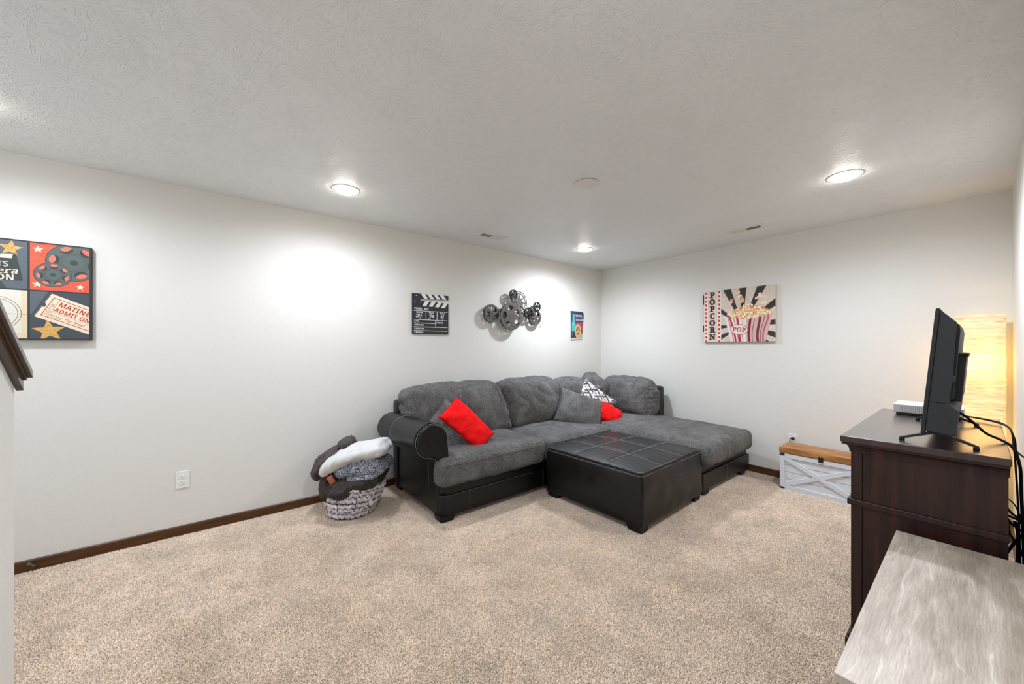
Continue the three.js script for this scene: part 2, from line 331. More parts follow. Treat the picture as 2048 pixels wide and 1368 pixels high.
function vent(label, x, z, along, flip) {
  const t = thing('ceiling_vent', label, 'vent', [x, H, z], along);
  t.userData.group = 'ceiling registers';
  const w = 0.305, d = 0.125;
  const sh = new THREE.Shape([[-w / 2, -d / 2], [w / 2, -d / 2], [w / 2, d / 2], [-w / 2, d / 2]].map((p) => new THREE.Vector2(...p)));
  sh.holes.push(new THREE.Path([[-w / 2 + 0.027, -d / 2 + 0.024], [-w / 2 + 0.027, d / 2 - 0.024], [w / 2 - 0.027, d / 2 - 0.024], [w / 2 - 0.027, -d / 2 + 0.024]].map((p) => new THREE.Vector2(...p))));
  part(t, 'frame', new THREE.ExtrudeGeometry(sh, { depth: 0.005, bevelEnabled: true, bevelThickness: 0.002, bevelSize: 0.002, bevelSegments: 2 }).rotateX(Math.PI / 2).translate(0, -0.001, 0), M.ceilWhite);
  part(t, 'duct', new THREE.BoxGeometry(w - 0.05, 0.001, d - 0.044).translate(0, -0.001, 0), M.ventDark);
  const n = 22, step = (w - 0.06) / n;
  for (let i = 0; i < n; i++) {                            // two banks of louvres, turned opposite ways
    const s = i < n / 2 ? 1 : -1;
    part(t, 'louvre', new THREE.BoxGeometry(0.0125, 0.0012, d - 0.05), M.ceilWhite, [-w / 2 + 0.03 + step * (i + 0.5), -0.006, 0], [0, 0, s * flip * 0.75]);
  }
  part(t, 'divider', new THREE.BoxGeometry(0.006, 0.006, d - 0.05).translate(0, -0.004, 0), M.ceilWhite);
}
vent('white louvred ceiling register close to the left wall', 0.405, 2.27, Math.PI / 2, 1);
vent('white louvred ceiling register close to the back wall', 2.09, 0.5, 0, 1);

// ------------------------------------------------------------------ outlets, door stop
function outlet(label, p, ry) {
  const t = thing('wall_outlet', label, 'outlet', p, ry);
  part(t, 'cover_plate', box(0.073, 0.118, 0.006, 0.0025, 3).translate(0, 0, 0.003), M.whitePlastic);
  for (const s of [1, -1]) {
    const f = part(t, 'socket', new THREE.CylinderGeometry(0.0165, 0.0165, 0.003, 24).rotateX(Math.PI / 2), M.whitePlastic, [0, s * 0.0195, 0.0072]);
    f.scale.y = 0.85;
    part(f, 'slot', new THREE.BoxGeometry(0.0022, 0.009, 0.001), M.slot, [-0.006, 0.004, 0.0015]);
    part(f, 'slot', new THREE.BoxGeometry(0.0022, 0.008, 0.001), M.slot, [0.006, 0.004, 0.0015]);
    part(f, 'slot', new THREE.CylinderGeometry(0.0025, 0.0025, 0.001, 12).rotateX(Math.PI / 2), M.slot, [0, -0.007, 0.0015]);
  }
  part(t, 'screw', new THREE.CylinderGeometry(0.003, 0.003, 0.001, 12).rotateX(Math.PI / 2), M.whitePlastic, [0, 0, 0.0065]);
  return t;
}
outlet('white double wall outlet on the blank left wall', [0, 0.388, 4.629], Math.PI / 2);
outlet('white double wall outlet above the wooden lid of the white chest', [2.332, 0.4, 0], 0);
{
  const t = thing('plug_cord', 'black plug with a cord in the outlet behind the white chest', 'plug', [2.336, 0.42, 0.009]);
  part(t, 'plug', box(0.026, 0.022, 0.03, 0.006, 3).translate(0, 0, 0.015), M.rubber);
  part(t, 'cord', tube([[-0.012, 0.002, 0.022], [-0.022, -0.01, 0.024], [-0.022, -0.05, 0.022], [-0.02, -0.2, 0.018], [-0.01, -0.4, 0.03]], 0.0035, 40, 8), M.rubber);
  const d = thing('door_stop', 'small dark metal door stop sticking out of the left baseboard', 'door stop', [0.013, 0.044, 5.3], 0.6);
  const z = (g) => g.rotateZ(-Math.PI / 2);
  part(d, 'flange', z(new THREE.LatheGeometry([[0, 0], [0.012, 0], [0.011, 0.003], [0.006, 0.007], [0.005, 0.011]].map((p) => new THREE.Vector2(...p)), 24)), M.metal);
  part(d, 'rod', z(new THREE.CylinderGeometry(0.0042, 0.005, 0.058, 16).translate(0, 0.039, 0)), M.metal);
  part(d, 'rubber_tip', z(new THREE.CylinderGeometry(0.007, 0.0065, 0.013, 18).translate(0, 0.072, 0)), M.rubber);
}

// ------------------------------------------------------------------ wall art
const CREAM = '#efdcc0', CHAR = '#3d4648', SLATE = '#5c646b';
function star(g, x, y, r, fill, turn = 0) {
  g.save(); g.translate(x, y); g.rotate(turn); g.beginPath();
  for (let i = 0; i < 10; i++) { const a = -Math.PI / 2 + i * Math.PI / 5, q = i % 2 ? r * 0.42 : r; g.lineTo(Math.cos(a) * q, Math.sin(a) * q); }
  g.closePath(); g.fillStyle = fill; g.fill(); g.restore();
}
function goldStar(g, x, y, r, turn) {
  star(g, x, y, r, '#d7a657', turn); g.save(); g.translate(x, y); g.rotate(turn); g.beginPath();
  for (let i = 0; i < 10; i++) { const a = -Math.PI / 2 + i * Math.PI / 5, q = i % 2 ? r * 0.42 : r; g.lineTo(Math.cos(a) * q, Math.sin(a) * q); }
  g.clip(); for (let i = 0; i < 420; i++) { g.fillStyle = rnd() < 0.5 ? 'rgba(110,76,25,0.45)' : 'rgba(250,215,140,0.5)'; g.fillRect((rnd() * 2 - 1) * r, (rnd() * 2 - 1) * r, 3 + rnd() * 9, 2 + rnd() * 3); } g.restore();
}
const print = (t) => std({ map: t, roughness: 0.7, bumpMap: grainTex, bumpScale: 0.0003 });
reseed(31);
// four-panel cinema collage, 0.49 x 0.578 m
const collageTex = canvasTex(868, 1024, (g) => {
  g.fillStyle = '#2f3636'; g.fillRect(0, 0, 868, 1024);
  const panel = (x, y, w, h, fill, f) => { g.save(); g.beginPath(); g.rect(x, y, w, h); g.clip(); g.fillStyle = fill; g.fillRect(x, y, w, h); g.translate(x, y); f(); g.restore(); };
  panel(14, 14, 412, 488, SLATE, () => {                     // clapper panel (its left half lies outside the picture)
    g.fillStyle = CHAR; g.fillRect(0, 0, 190, 488);
    g.fillStyle = 'rgba(50,56,60,0.6)'; g.beginPath(); g.moveTo(0, 430); g.lineTo(250, 420); g.lineTo(280, 488); g.lineTo(0, 488); g.fill();
    goldStar(g, 305, 78, 84, 0.1); star(g, 216, 18, 13, CREAM, 0);
    g.fillStyle = '#39413f'; g.beginPath(); g.moveTo(0, 140); g.lineTo(340, 134); g.lineTo(382, 386); g.quadraticCurveTo(384, 402, 370, 404); g.lineTo(0, 424); g.fill();
    g.fillStyle = CREAM; for (const x of [-70, 80, 224]) { g.beginPath(); g.moveTo(x + 20, 146); g.lineTo(x + 96, 138); g.lineTo(x + 88, 182); g.lineTo(x, 184); g.fill(); }
    g.fillStyle = CREAM; g.textAlign = 'right'; g.font = '70px sans-serif'; g.save(); g.translate(292, 266); g.rotate(-0.02); g.fillText('LIGHTS', 0, 0); g.restore();
    g.font = 'italic bold 82px serif'; g.save(); g.translate(352, 334); g.rotate(-0.04); g.fillText('camera', 0, 0); g.restore();
    g.font = 'bold 78px sans-serif'; g.fillText('ACTION', 330, 402, 290); g.textAlign = 'left';
  });
  panel(442, 14, 412, 488, '#dd5a40', () => {                // reels
    for (let i = 0; i < 260; i++) { g.fillStyle = rnd() < 0.5 ? 'rgba(240,140,110,0.22)' : 'rgba(190,50,36,0.2)'; g.fillRect(rnd() * 486 - 60, rnd() * 488, 40 + rnd() * 120, 2 + rnd() * 3); }
    const reel = (x, y, r, hole, n, turn) => {
      g.fillStyle = '#58635f'; g.beginPath(); g.arc(x, y, r, 0, 7); g.fill(); g.lineWidth = 4; g.strokeStyle = '#2f3636'; g.stroke();
      g.strokeStyle = '#46514d'; g.lineWidth = 4; for (const q of [0.42, 0.48, 0.54]) { g.beginPath(); g.arc(x, y, r * q, 0, 7); g.stroke(); }
      for (let i = 0; i < n; i++) { const a = turn + i * 6.2832 / n, hx = x + Math.cos(a) * r * 0.7, hy = y + Math.sin(a) * r * 0.7; g.save(); g.beginPath(); g.ellipse(hx, hy, hole * 0.78, hole, a, 0, 7); g.clip(); g.fillStyle = '#333c3c'; g.fillRect(hx - hole, hy - hole, hole * 2, hole * 2); g.fillStyle = '#e2755c'; g.beginPath(); g.ellipse(hx + Math.cos(a) * hole * 0.6, hy + Math.sin(a) * hole * 0.6, hole * 0.8, hole, a, 0, 7); g.fill(); g.restore(); }
      g.fillStyle = '#3a4444'; g.beginPath(); g.arc(x, y, r * 0.15, 0, 7); g.fill();
    };
    star(g, 54, 60, 38, CREAM); star(g, 48, 428, 38, CREAM); star(g, 346, 434, 36, CREAM);
    reel(300, 172, 198, 48, 6, 0.15); reel(154, 318, 130, 30, 7, -1.5);
  });
  panel(14, 516, 412, 494, '#dfdacb', () => {                // film leader
    g.fillStyle = 'rgba(225,200,150,0.6)'; g.fillRect(372, 0, 40, 494); g.fillRect(0, 440, 412, 54);
    g.strokeStyle = '#6b5a40'; g.lineWidth = 4; for (const r of [172, 150]) { g.beginPath(); g.arc(200, 240, r, 0, 7); g.stroke(); }
    g.lineWidth = 3; g.beginPath(); g.moveTo(0, 244); g.lineTo(412, 244); g.moveTo(200, 0); g.lineTo(200, 494); g.stroke();
    g.fillStyle = '#5a4a35'; g.font = 'bold 270px serif'; g.textAlign = 'center'; g.fillText('3', 200, 340); g.textAlign = 'left';
  });
  panel(442, 516, 412, 494, '#434b50', () => {               // ticket
    g.fillStyle = SLATE; g.beginPath(); g.moveTo(0, 0); g.lineTo(120, 0); g.lineTo(10, 240); g.lineTo(0, 240); g.fill();
    goldStar(g, 128, 412, 122, -0.1);
    g.save(); g.translate(142, 14); g.rotate(0.45);
    g.fillStyle = '#f2d9bd'; g.beginPath(); g.moveTo(0, 0); for (let i = 0; i < 14; i++) { const y = i * 20; if (i === 6 || i === 7) { g.lineTo(24, y + 10); continue; } g.lineTo(0, y); g.lineTo(10, y + 10); } g.lineTo(0, 272); g.lineTo(700, 272); g.lineTo(700, 0); g.fill();
    g.strokeStyle = '#9a3a2a'; g.lineWidth = 6; g.strokeRect(38, 32, 700, 206); g.lineWidth = 3; g.beginPath(); g.moveTo(84, 32); g.lineTo(84, 238); g.stroke(); g.lineWidth = 2; g.beginPath(); g.moveTo(84, 176); g.lineTo(700, 176); g.stroke();
    g.fillStyle = '#6a5a50'; g.font = '34px sans-serif'; g.save(); g.translate(74, 222); g.rotate(-Math.PI / 2); g.fillText('0201108', 0, 0, 176); g.restore();
    g.fillStyle = '#b1402e'; g.font = 'bold 68px sans-serif'; g.fillText('MATINEE', 96, 102, 285); g.font = 'bold 62px sans-serif'; g.fillText('ADMIT ONE', 92, 164, 316);
    g.fillStyle = '#5d4f46'; g.font = '42px monospace'; g.fillText('Enjoy the Show!', 92, 222, 276);
    g.restore();
  });
});
{
  const z0 = 5.052, w = 0.49, h = 0.578, t = thing('collage_canvas', 'canvas print with film reels, a matinee ticket and gold stars beside the stair rail', 'picture', [0, 1.646, z0 + w / 2], Math.PI / 2);
  part(t, 'stretched_canvas', box(w, h, 0.03, 0.003, 2).translate(0, 0, 0.017), M.canvasEdge);
  part(t, 'print', new THREE.PlaneGeometry(w - 0.003, h - 0.003).translate(0, 0, 0.0325), print(collageTex));
}
// clapperboard plaque 0.40 x 0.40 m
const clapTex = canvasTex(1024, 800, (g) => {
  g.fillStyle = '#2c2e31'; g.fillRect(0, 0, 1024, 800); g.fillStyle = '#f2f2ee'; g.strokeStyle = '#f2f2ee';
  const line = (x0, y0, x1, y1) => { g.lineWidth = 13; g.beginPath(); g.moveTo(x0, y0); g.lineTo(x1, y1); g.stroke(); };
  g.font = 'bold 84px sans-serif'; g.fillText('PROD.  NO.', 48, 92, 420);
  line(30, 126, 1000, 126); line(30, 384, 1000, 384); line(372, 126, 372, 384); line(690, 126, 690, 384); line(644, 384, 644, 596); line(30, 486, 644, 486); line(30, 596, 1000, 596); line(30, 704, 1000, 704);
  g.font = 'bold 62px sans-serif'; g.fillText('SCENE', 100, 192, 220); g.fillText('TAKE', 446, 192, 168); g.fillText('ROLL', 770, 192, 160);
  g.fillText('DATE', 48, 452, 130); g.fillText('PROD.CO.', 48, 560, 270); g.fillText('DIRECTOR', 48, 672, 280); g.fillText('CAMERA', 48, 776, 280); g.fillText('SOUND', 668, 476, 200);
  g.lineWidth = 15; g.lineCap = 'round'; g.lineJoin = 'round';
  const stroke = (...pts) => { g.beginPath(); pts.forEach(([x, y], i) => (i ? g.lineTo(x, y) : g.moveTo(x, y))); g.stroke(); };
  stroke([96, 240], [130, 218], [160, 236], [144, 270], [94, 304], [176, 304]); stroke([196, 222], [186, 276], [264, 270]); stroke([244, 216], [226, 300], [200, 350]);
  stroke([470, 236], [540, 228], [500, 300], [440, 376]); stroke([556, 240], [582, 232], [584, 262], [552, 290], [600, 286]);
  stroke([836, 222], [802, 240], [816, 262], [840, 280], [838, 306], [806, 312], [796, 290], [818, 266], [846, 244], [836, 222]); stroke([884, 210], [876, 290], [850, 372]);
});
{
  const t = thing('clapperboard_plaque', 'black and white film clapperboard hanging on the left wall', 'wall plaque', [0, 1.647, 2.745], Math.PI / 2);
  const w = 0.398, D = 0.012, mat = std({ color: 0x2c2e31, roughness: 0.6 }), white = std({ color: 0xefefea, roughness: 0.6 });
  part(t, 'slate', box(w, 0.275, D, 0.0015, 2).translate(0, -0.064, D / 2 + 0.003), mat);
  part(t, 'slate_print', new THREE.PlaneGeometry(w - 0.004, 0.272).translate(0, -0.064, D + 0.0033), print(clapTex));
  part(t, 'hinge_block', boxUV(extrude([[-w / 2, 0.06], [-0.105, 0.06], [-0.09, 0.105], [-0.115, 0.135], [-0.1, 0.2], [-w / 2, 0.2]], D, 0.001).translate(0, 0, 0.003)), mat);
  const stick = (y0, y1, dy, up) => {                       // one clapper stick: dark bar with raised white slanted stripes
    const q = (u, v) => [-0.112 + u * (w / 2 + 0.112), (v ? y1 : y0) + dy * u];
    const st = part(t, up ? 'upper_stick' : 'lower_stick', boxUV(extrude([q(0, 0), q(1, 0), q(1, 1), q(0, 1)], D, 0.001).translate(0, 0, 0.003)), mat);
    for (let i = 0; i < 4; i++) { const a = 0.01 + i * 0.222 + (up ? 0 : 0.045), b = a + 0.135, s = 0.115; const lo = up ? s : 0, hi = up ? 0 : s; part(st, 'stripe', boxUV(extrude([q(a + lo, 0), q(b + lo, 0), q(b + hi, 1), q(a + hi, 1)], 0.001).translate(0, 0, D + 0.0028)), white); }
  };
  stick(0.153, 0.196, 0.008, true); stick(0.083, 0.134, -0.014, false);
  for (const [x, y] of [[-0.158, 0.18], [-0.172, 0.122], [-0.108, 0.113]]) part(t, 'rivet', new THREE.CylinderGeometry(0.005, 0.005, 0.003, 16).rotateX(Math.PI / 2), white, [x, y, D + 0.004]);
}
// small film sign with bottle and reel
const signTex = canvasTex(512, 780, (g) => {
  g.fillStyle = '#2a2f55'; g.fillRect(0, 0, 512, 780);
  g.fillStyle = '#1f4a5a'; g.fillRect(0, 0, 190, 640); g.fillStyle = '#9a3440'; g.fillRect(190, 310, 322, 470);
  g.fillStyle = '#7fb8a8'; g.fillRect(330, 600, 182, 180); g.fillStyle = '#c9c4b8'; g.fillRect(0, 730, 512, 50);
  g.fillStyle = '#4fb3b4'; g.beginPath(); g.moveTo(70, 80); g.lineTo(130, 80); g.lineTo(138, 250); g.quadraticCurveTo(190, 330, 182, 420); g.lineTo(176, 560); g.lineTo(30, 560); g.lineTo(26, 420); g.quadraticCurveTo(24, 320, 64, 250); g.fill();
  g.fillStyle = '#8fd6d2'; g.fillRect(76, 84, 20, 210); g.fillRect(44, 340, 60, 22); g.fillStyle = '#231f27'; g.fillRect(24, 550, 160, 150); g.fillStyle = '#c7cfd6'; g.fillRect(56, 560, 14, 110);
  g.save(); g.translate(270, 540); g.scale(0.62, 1); g.fillStyle = '#d8a866'; g.beginPath(); g.arc(0, 0, 200, 0, 7); g.fill(); g.fillStyle = '#96b69a'; g.beginPath(); g.arc(0, 0, 150, 0, 7); g.fill(); g.fillStyle = '#d8a866'; g.beginPath(); g.arc(0, 0, 132, 0, 7); g.fill(); g.fillStyle = '#4b4038';
  for (let i = 0; i < 5; i++) { g.beginPath(); g.arc(Math.cos(i * 1.2566 - 1.57) * 82, Math.sin(i * 1.2566 - 1.57) * 82, 38, 0, 7); g.fill(); } g.restore();
  g.strokeStyle = '#e0857f'; g.lineWidth = 10; g.beginPath(); g.moveTo(190, 312); g.lineTo(512, 312); g.moveTo(360, 330); g.quadraticCurveTo(470, 440, 470, 600); g.stroke();
  g.fillStyle = '#e9e4ee'; g.font = 'bold 76px serif'; g.fillText('MOVIE', 176, 146, 290); g.font = 'italic bold 96px serif'; g.fillStyle = '#f3dbe8'; g.fillText('Coca-Cola', 180, 260, 310);
});
{
  const t = thing('film_sign', 'small colourful sign with a green bottle and a film reel near the room corner', 'sign', [0, 1.61, 0.53], Math.PI / 2);
  const w = 0.262, h = 0.396, s = new THREE.Shape(); s.moveTo(-w / 2, h / 2); s.lineTo(w / 2 - 0.04, h / 2 - 0.002); s.quadraticCurveTo(w / 2, h / 2 - 0.004, w / 2, h / 2 - 0.05); s.lineTo(w / 2 - 0.035, -h / 2 + 0.012); s.lineTo(-w / 2 + 0.006, -h / 2);
  part(t, 'metal_plate', boxUV(new THREE.ExtrudeGeometry(s, { depth: 0.006, bevelEnabled: true, bevelThickness: 0.001, bevelSize: 0.001, bevelSegments: 1 }).translate(0, 0, 0.003)), M.greyFrame);
  const f = new THREE.ShapeGeometry(s).translate(0, 0, 0.0104), p = f.attributes.position, uv = f.attributes.uv;
  for (let i = 0; i < p.count; i++) uv.setXY(i, p.getX(i) / w + 0.5, p.getY(i) / h + 0.5);
  part(t, 'print', f, std({ map: signTex, roughness: 0.35 }));
}
// popcorn canvas 0.715 x 0.578 m
reseed(47);
const popTex = canvasTex(1024, 828, (g, w, h) => {
  g.fillStyle = '#dccbbb'; g.fillRect(0, 0, w, h);
  const blot = (n, c, m = 60) => { for (let i = 0; i < n; i++) { g.fillStyle = c; g.beginPath(); g.ellipse(rnd() * w, rnd() * h, 8 + rnd() * m, 4 + rnd() * 24, rnd() * 3, 0, 7); g.fill(); } };
  blot(120, 'rgba(235,225,215,0.25)'); blot(90, 'rgba(190,160,135,0.14)');
  g.fillStyle = '#35302e'; const cx = 594, cy = 570;          // rays
  for (const a0 of [-1.94, -1.565, -1.15, -0.63, -2.5, 3.08, 2.6, -0.06, 0.36, 0.72]) { const a = a0 - 0.088, b = a0 + 0.088; g.beginPath(); g.moveTo(cx, cy); g.lineTo(cx + Math.cos(a) * 1300, cy + Math.sin(a) * 1300); g.lineTo(cx + Math.cos(b) * 1300, cy + Math.sin(b) * 1300); g.fill(); }
  blot(60, 'rgba(225,205,190,0.08)');
  const strip = (x) => { g.fillStyle = '#efe2d6'; g.fillRect(x - 8, 0, 60, h); g.fillStyle = '#c5343b'; for (let y = 8; y < h; y += 66) { g.beginPath(); g.moveTo(x + 4, y); g.lineTo(x + 40, y); g.lineTo(x + 34, y + 18); g.lineTo(x + 40, y + 40); g.lineTo(x + 4, y + 40); g.lineTo(x + 10, y + 18); g.fill(); } g.fillStyle = '#f7efe6'; for (let y = 58; y < h; y += 66) { g.beginPath(); g.arc(x + 22, y, 13, 0, 7); g.fill(); } };
  g.fillStyle = '#e0cdbd'; g.fillRect(60, 0, 180, h); strip(28); strip(232);
  g.fillStyle = '#2c2625'; g.textAlign = 'center'; g.font = 'bold 118px serif'; g.strokeStyle = '#2c2625'; g.lineWidth = 11; 'POPCORN'.split('').forEach((c, i) => { g.fillText(c, 148, 104 + i * 114); g.strokeText(c, 148, 104 + i * 114); });
  g.font = 'bold 22px serif'; g.fillStyle = '#d8c6b5'; for (const i of [1, 4]) { g.beginPath(); g.arc(148, 52 + i * 114, 10, 0, 7); g.arc(148, 76 + i * 114, 10, 0, 7); g.fill(); }
  // bucket
  g.save(); g.beginPath(); g.moveTo(330, 420); g.quadraticCurveTo(640, 520, 990, 400); g.lineTo(900, h); g.lineTo(430, h); g.closePath(); g.clip();
  g.fillStyle = '#ece2dc'; g.fillRect(300, 380, 700, 460); g.fillStyle = '#d9b3ad'; g.fillRect(640, 380, 360, 460); g.fillStyle = '#efe7e2'; g.fillRect(600, 380, 40, 460);
  const rib = (x0, x1, c, lw) => { g.strokeStyle = c; g.lineWidth = lw; g.beginPath(); g.moveTo(x0, 400); g.bezierCurveTo(x0 + 30, 520, x1 - 30, 620, x1, h); g.stroke(); };
  for (const [x0, x1, c, lw] of [[372, 470, '#d9706a', 14], [400, 500, '#c02a33', 26], [450, 540, '#7b3a35', 7], [505, 560, '#c02a33', 32], [585, 600, '#5c4a45', 7], [690, 686, '#7c2a2c', 34], [750, 730, '#6a2f2f', 8], [822, 800, '#7c2a2c', 34], [880, 836, '#6a2f2f', 8], [930, 870, '#b9605e', 20]]) rib(x0, x1, c, lw);
  g.restore();
  const corn = (x, y, r) => { for (let k = 0; k < 7; k++) { const a = rnd() * 6.28; g.fillStyle = ['#f6e8c9', '#efd9a8', '#f9f1de', '#e2b878', '#e89a55'][(rnd() * 5) | 0]; g.beginPath(); g.ellipse(x + Math.cos(a) * r * 0.5, y + Math.sin(a) * r * 0.5, r * (0.35 + rnd() * 0.25), r * (0.3 + rnd() * 0.2), a, 0, 7); g.fill(); } };
  g.fillStyle = '#d9793c'; g.beginPath(); g.moveTo(380, 400); g.quadraticCurveTo(480, 300, 660, 280); g.quadraticCurveTo(880, 280, 960, 370); g.quadraticCurveTo(760, 500, 560, 470); g.quadraticCurveTo(430, 440, 380, 400); g.fill();
  for (let i = 0; i < 130; i++) { const t = rnd(), x = 390 + t * 555, top = 400 - 130 * Math.sin(t * 3.1), bot = 400 + 70 * Math.sin(t * 3.1); corn(x, top + rnd() * (bot - top), 26); }
  for (const [x, y] of [[430, 190], [555, 130], [590, 190], [790, 160], [830, 130], [880, 240], [520, 60]]) corn(x, y, 38);
  g.save(); g.translate(545, 640); g.rotate(0.12); g.fillStyle = '#f1dcd8'; g.strokeStyle = '#8e2a2c'; g.lineWidth = 6; g.beginPath(); g.ellipse(0, 0, 122, 80, 0, 0, 7); g.fill(); g.stroke(); g.fillStyle = '#a52f33'; g.font = 'bold 92px serif'; g.fillText('POP', 0, 32); g.restore();
});
{
  const t = thing('popcorn_canvas', 'canvas print of a striped popcorn bucket on the back wall', 'picture', [1.84, 1.66, 0]);
  part(t, 'stretched_canvas', box(0.715, 0.578, 0.032, 0.003, 2).translate(0, 0, 0.018), M.creamEdge);
  part(t, 'print', new THREE.PlaneGeometry(0.712, 0.575).translate(0, 0, 0.0345), print(popTex));
}
// metal film reel sculpture
{
  const C = [1.66, 1.75], t = thing('reel_sculpture', 'dark metal wall sculpture of seven overlapping film reels', 'wall sculpture', [0, C[1], C[0]], Math.PI / 2);
  const circle = (r, x = 0, y = 0) => { const p = new THREE.Path(); p.absarc(x, y, r, 0, Math.PI * 2, true); return p; };
  const disc = (r, holes, th) => { const s = new THREE.Shape(); s.absarc(0, 0, r, 0, Math.PI * 2, false); s.holes = holes; return new THREE.ExtrudeGeometry(s, { depth: th, bevelEnabled: true, bevelThickness: 0.0006, bevelSize: 0.0006, bevelSegments: 1, curveSegments: 40 }); };
  const sector = (r0, r1, a, half) => { const p = new THREE.Path(); const n = 10, pts = []; for (let i = 0; i <= n; i++) { const q = a - half + 2 * half * i / n; pts.push(new THREE.Vector2(Math.cos(q) * r1, Math.sin(q) * r1)); } for (let i = 0; i <= n; i++) { const q = a + half * 0.8 - 1.6 * half * i / n; pts.push(new THREE.Vector2(Math.cos(q) * r0, Math.sin(q) * r0)); } p.setFromPoints(pts); return p; };
  const oval = (d, a, l, w2) => { const p = new THREE.Path(); p.absellipse(Math.cos(a) * d, Math.sin(a) * d, l, w2, 0, Math.PI * 2, true, a + Math.PI / 2); return p; };
  const hubHoles = (d, r, n, t0) => Array.from({ length: n }, (_, i) => circle(r, Math.cos(t0 + i * 6.2832 / n) * d, Math.sin(t0 + i * 6.2832 / n) * d));
  function reel(z, y, r, off, kind, turn, depth) {
    const g = new THREE.Group(); g.name = 'reel'; g.position.set(-(z - C[0]), y - C[1], off); t.add(g);
    const mat = kind === 'spoked' ? M.darkMetal : M.metal, holes = [];
    if (kind === 'disc') { for (let i = 0; i < 5; i++) holes.push(oval(r * 0.64, turn + i * 1.2566, r * 0.27, r * 0.195)); for (let i = 0; i < 5; i++) holes.push(oval(r * 0.74, turn + 0.628 + i * 1.2566, r * 0.045, r * 0.09)); holes.push(...hubHoles(r * 0.17, r * 0.04, 5, turn)); }
    if (kind === 'spokes3') { for (let i = 0; i < 3; i++) for (const s of [-1, 1]) holes.push(sector(r * 0.3, r * 0.78, turn + i * 2.094 + s * 0.48, 0.40)); holes.push(...hubHoles(r * 0.12, r * 0.04, 5, 0)); }
    if (kind === 'ring') { const n = 9; for (let i = 0; i < n; i++) { holes.push(sector(r * 0.44, r * 0.74, turn + i * 6.2832 / n, 0.28)); holes.push(sector(r * 0.83, r * 0.94, turn + i * 6.2832 / n, 0.31)); } holes.push(...hubHoles(r * 0.28, r * 0.045, 6, 0.2)); }
    if (kind === 'spoked') { const n = 6; for (let i = 0; i < n; i++) holes.push(sector(r * 0.34, r * 0.84, turn + i * 6.2832 / n, 0.38)); holes.push(...hubHoles(r * 0.2, r * 0.05, 5, 0)); }
    if (kind === 'four') { const n = 4; for (let i = 0; i < n; i++) holes.push(sector(r * 0.3, r * 0.78, turn + i * 1.5708, 0.62)); holes.push(...hubHoles(r * 0.16, r * 0.05, 5, 0)); }
    part(g, 'flange', disc(r, holes, 0.0022), mat, [0, 0, depth / 2]);
    if (kind !== 'ring') part(g, 'flange', disc(r, holes.slice(0, -5), 0.0022), mat, [0, 0, -depth / 2], [0, 0, 0.35]);
    const hub = new THREE.CylinderGeometry(r * 0.1, r * 0.1, depth, 20).rotateX(Math.PI / 2); part(g, 'hub', hub, M.darkMetal);
    const rim = new THREE.CylinderGeometry(r * 0.995, r * 0.995, kind === 'disc' ? 0.012 : depth, 48, 1, true); const r2 = M.darkMetal.clone(); r2.side = THREE.DoubleSide;
    if (kind !== 'disc' && kind !== 'ring') part(g, 'rim', rim.rotateX(Math.PI / 2), r2);
  }
  reel(2.019, 1.693, 0.103, 0.045, 'spokes3', 1.3, 0.024); reel(1.76, 1.67, 0.159, 0.075, 'disc', 0.5, 0.02); reel(1.619, 1.85, 0.134, 0.035, 'ring', 0.3, 0.02);
  reel(1.721, 1.931, 0.057, 0.075, 'spoked', 0.2, 0.018); reel(1.482, 1.731, 0.066, 0.068, 'spoked', 0.5, 0.016); reel(1.361, 1.685, 0.099, 0.045, 'four', 0.9, 0.022); reel(1.337, 1.816, 0.057, 0.06, 'spoked', 0.1, 0.016);
  const P = (z, y, o) => [-(z - C[0]), y - C[1], o];
  const frame = mergeGeometries([tube([P(2.02, 1.69, 0.02), P(1.76, 1.67, 0.03), P(1.619, 1.85, 0.018), P(1.72, 1.93, 0.03)], 0.004, 30, 6), tube([P(1.619, 1.85, 0.018), P(1.48, 1.73, 0.03), P(1.36, 1.685, 0.02), P(1.337, 1.816, 0.025)], 0.004, 30, 6),
    bar(P(1.76, 1.67, 0.03), P(1.76, 1.67, 0.07), 0.006), bar(P(1.619, 1.85, 0), P(1.619, 1.85, 0.03), 0.006), bar(P(2.02, 1.69, 0), P(2.02, 1.69, 0.04), 0.006), bar(P(1.36, 1.685, 0), P(1.36, 1.685, 0.04), 0.006), bar(P(1.72, 1.93, 0.02), P(1.72, 1.93, 0.07), 0.005), bar(P(1.482, 1.731, 0.02), P(1.482, 1.731, 0.065), 0.005), bar(P(1.337, 1.816, 0.02), P(1.337, 1.816, 0.06), 0.005)]);
  part(t, 'mounting_frame', frame, M.darkMetal);
  for (const s of [0, 1]) part(t, 'film_strip', tube([P(1.33 - s * 0.02, 1.67, 0.03), P(1.26, 1.64 - s * 0.06, 0.035), P(1.2 + s * 0.06, 1.6 - s * 0.03, 0.04)], 0.0022, 20, 6), M.metal);
}

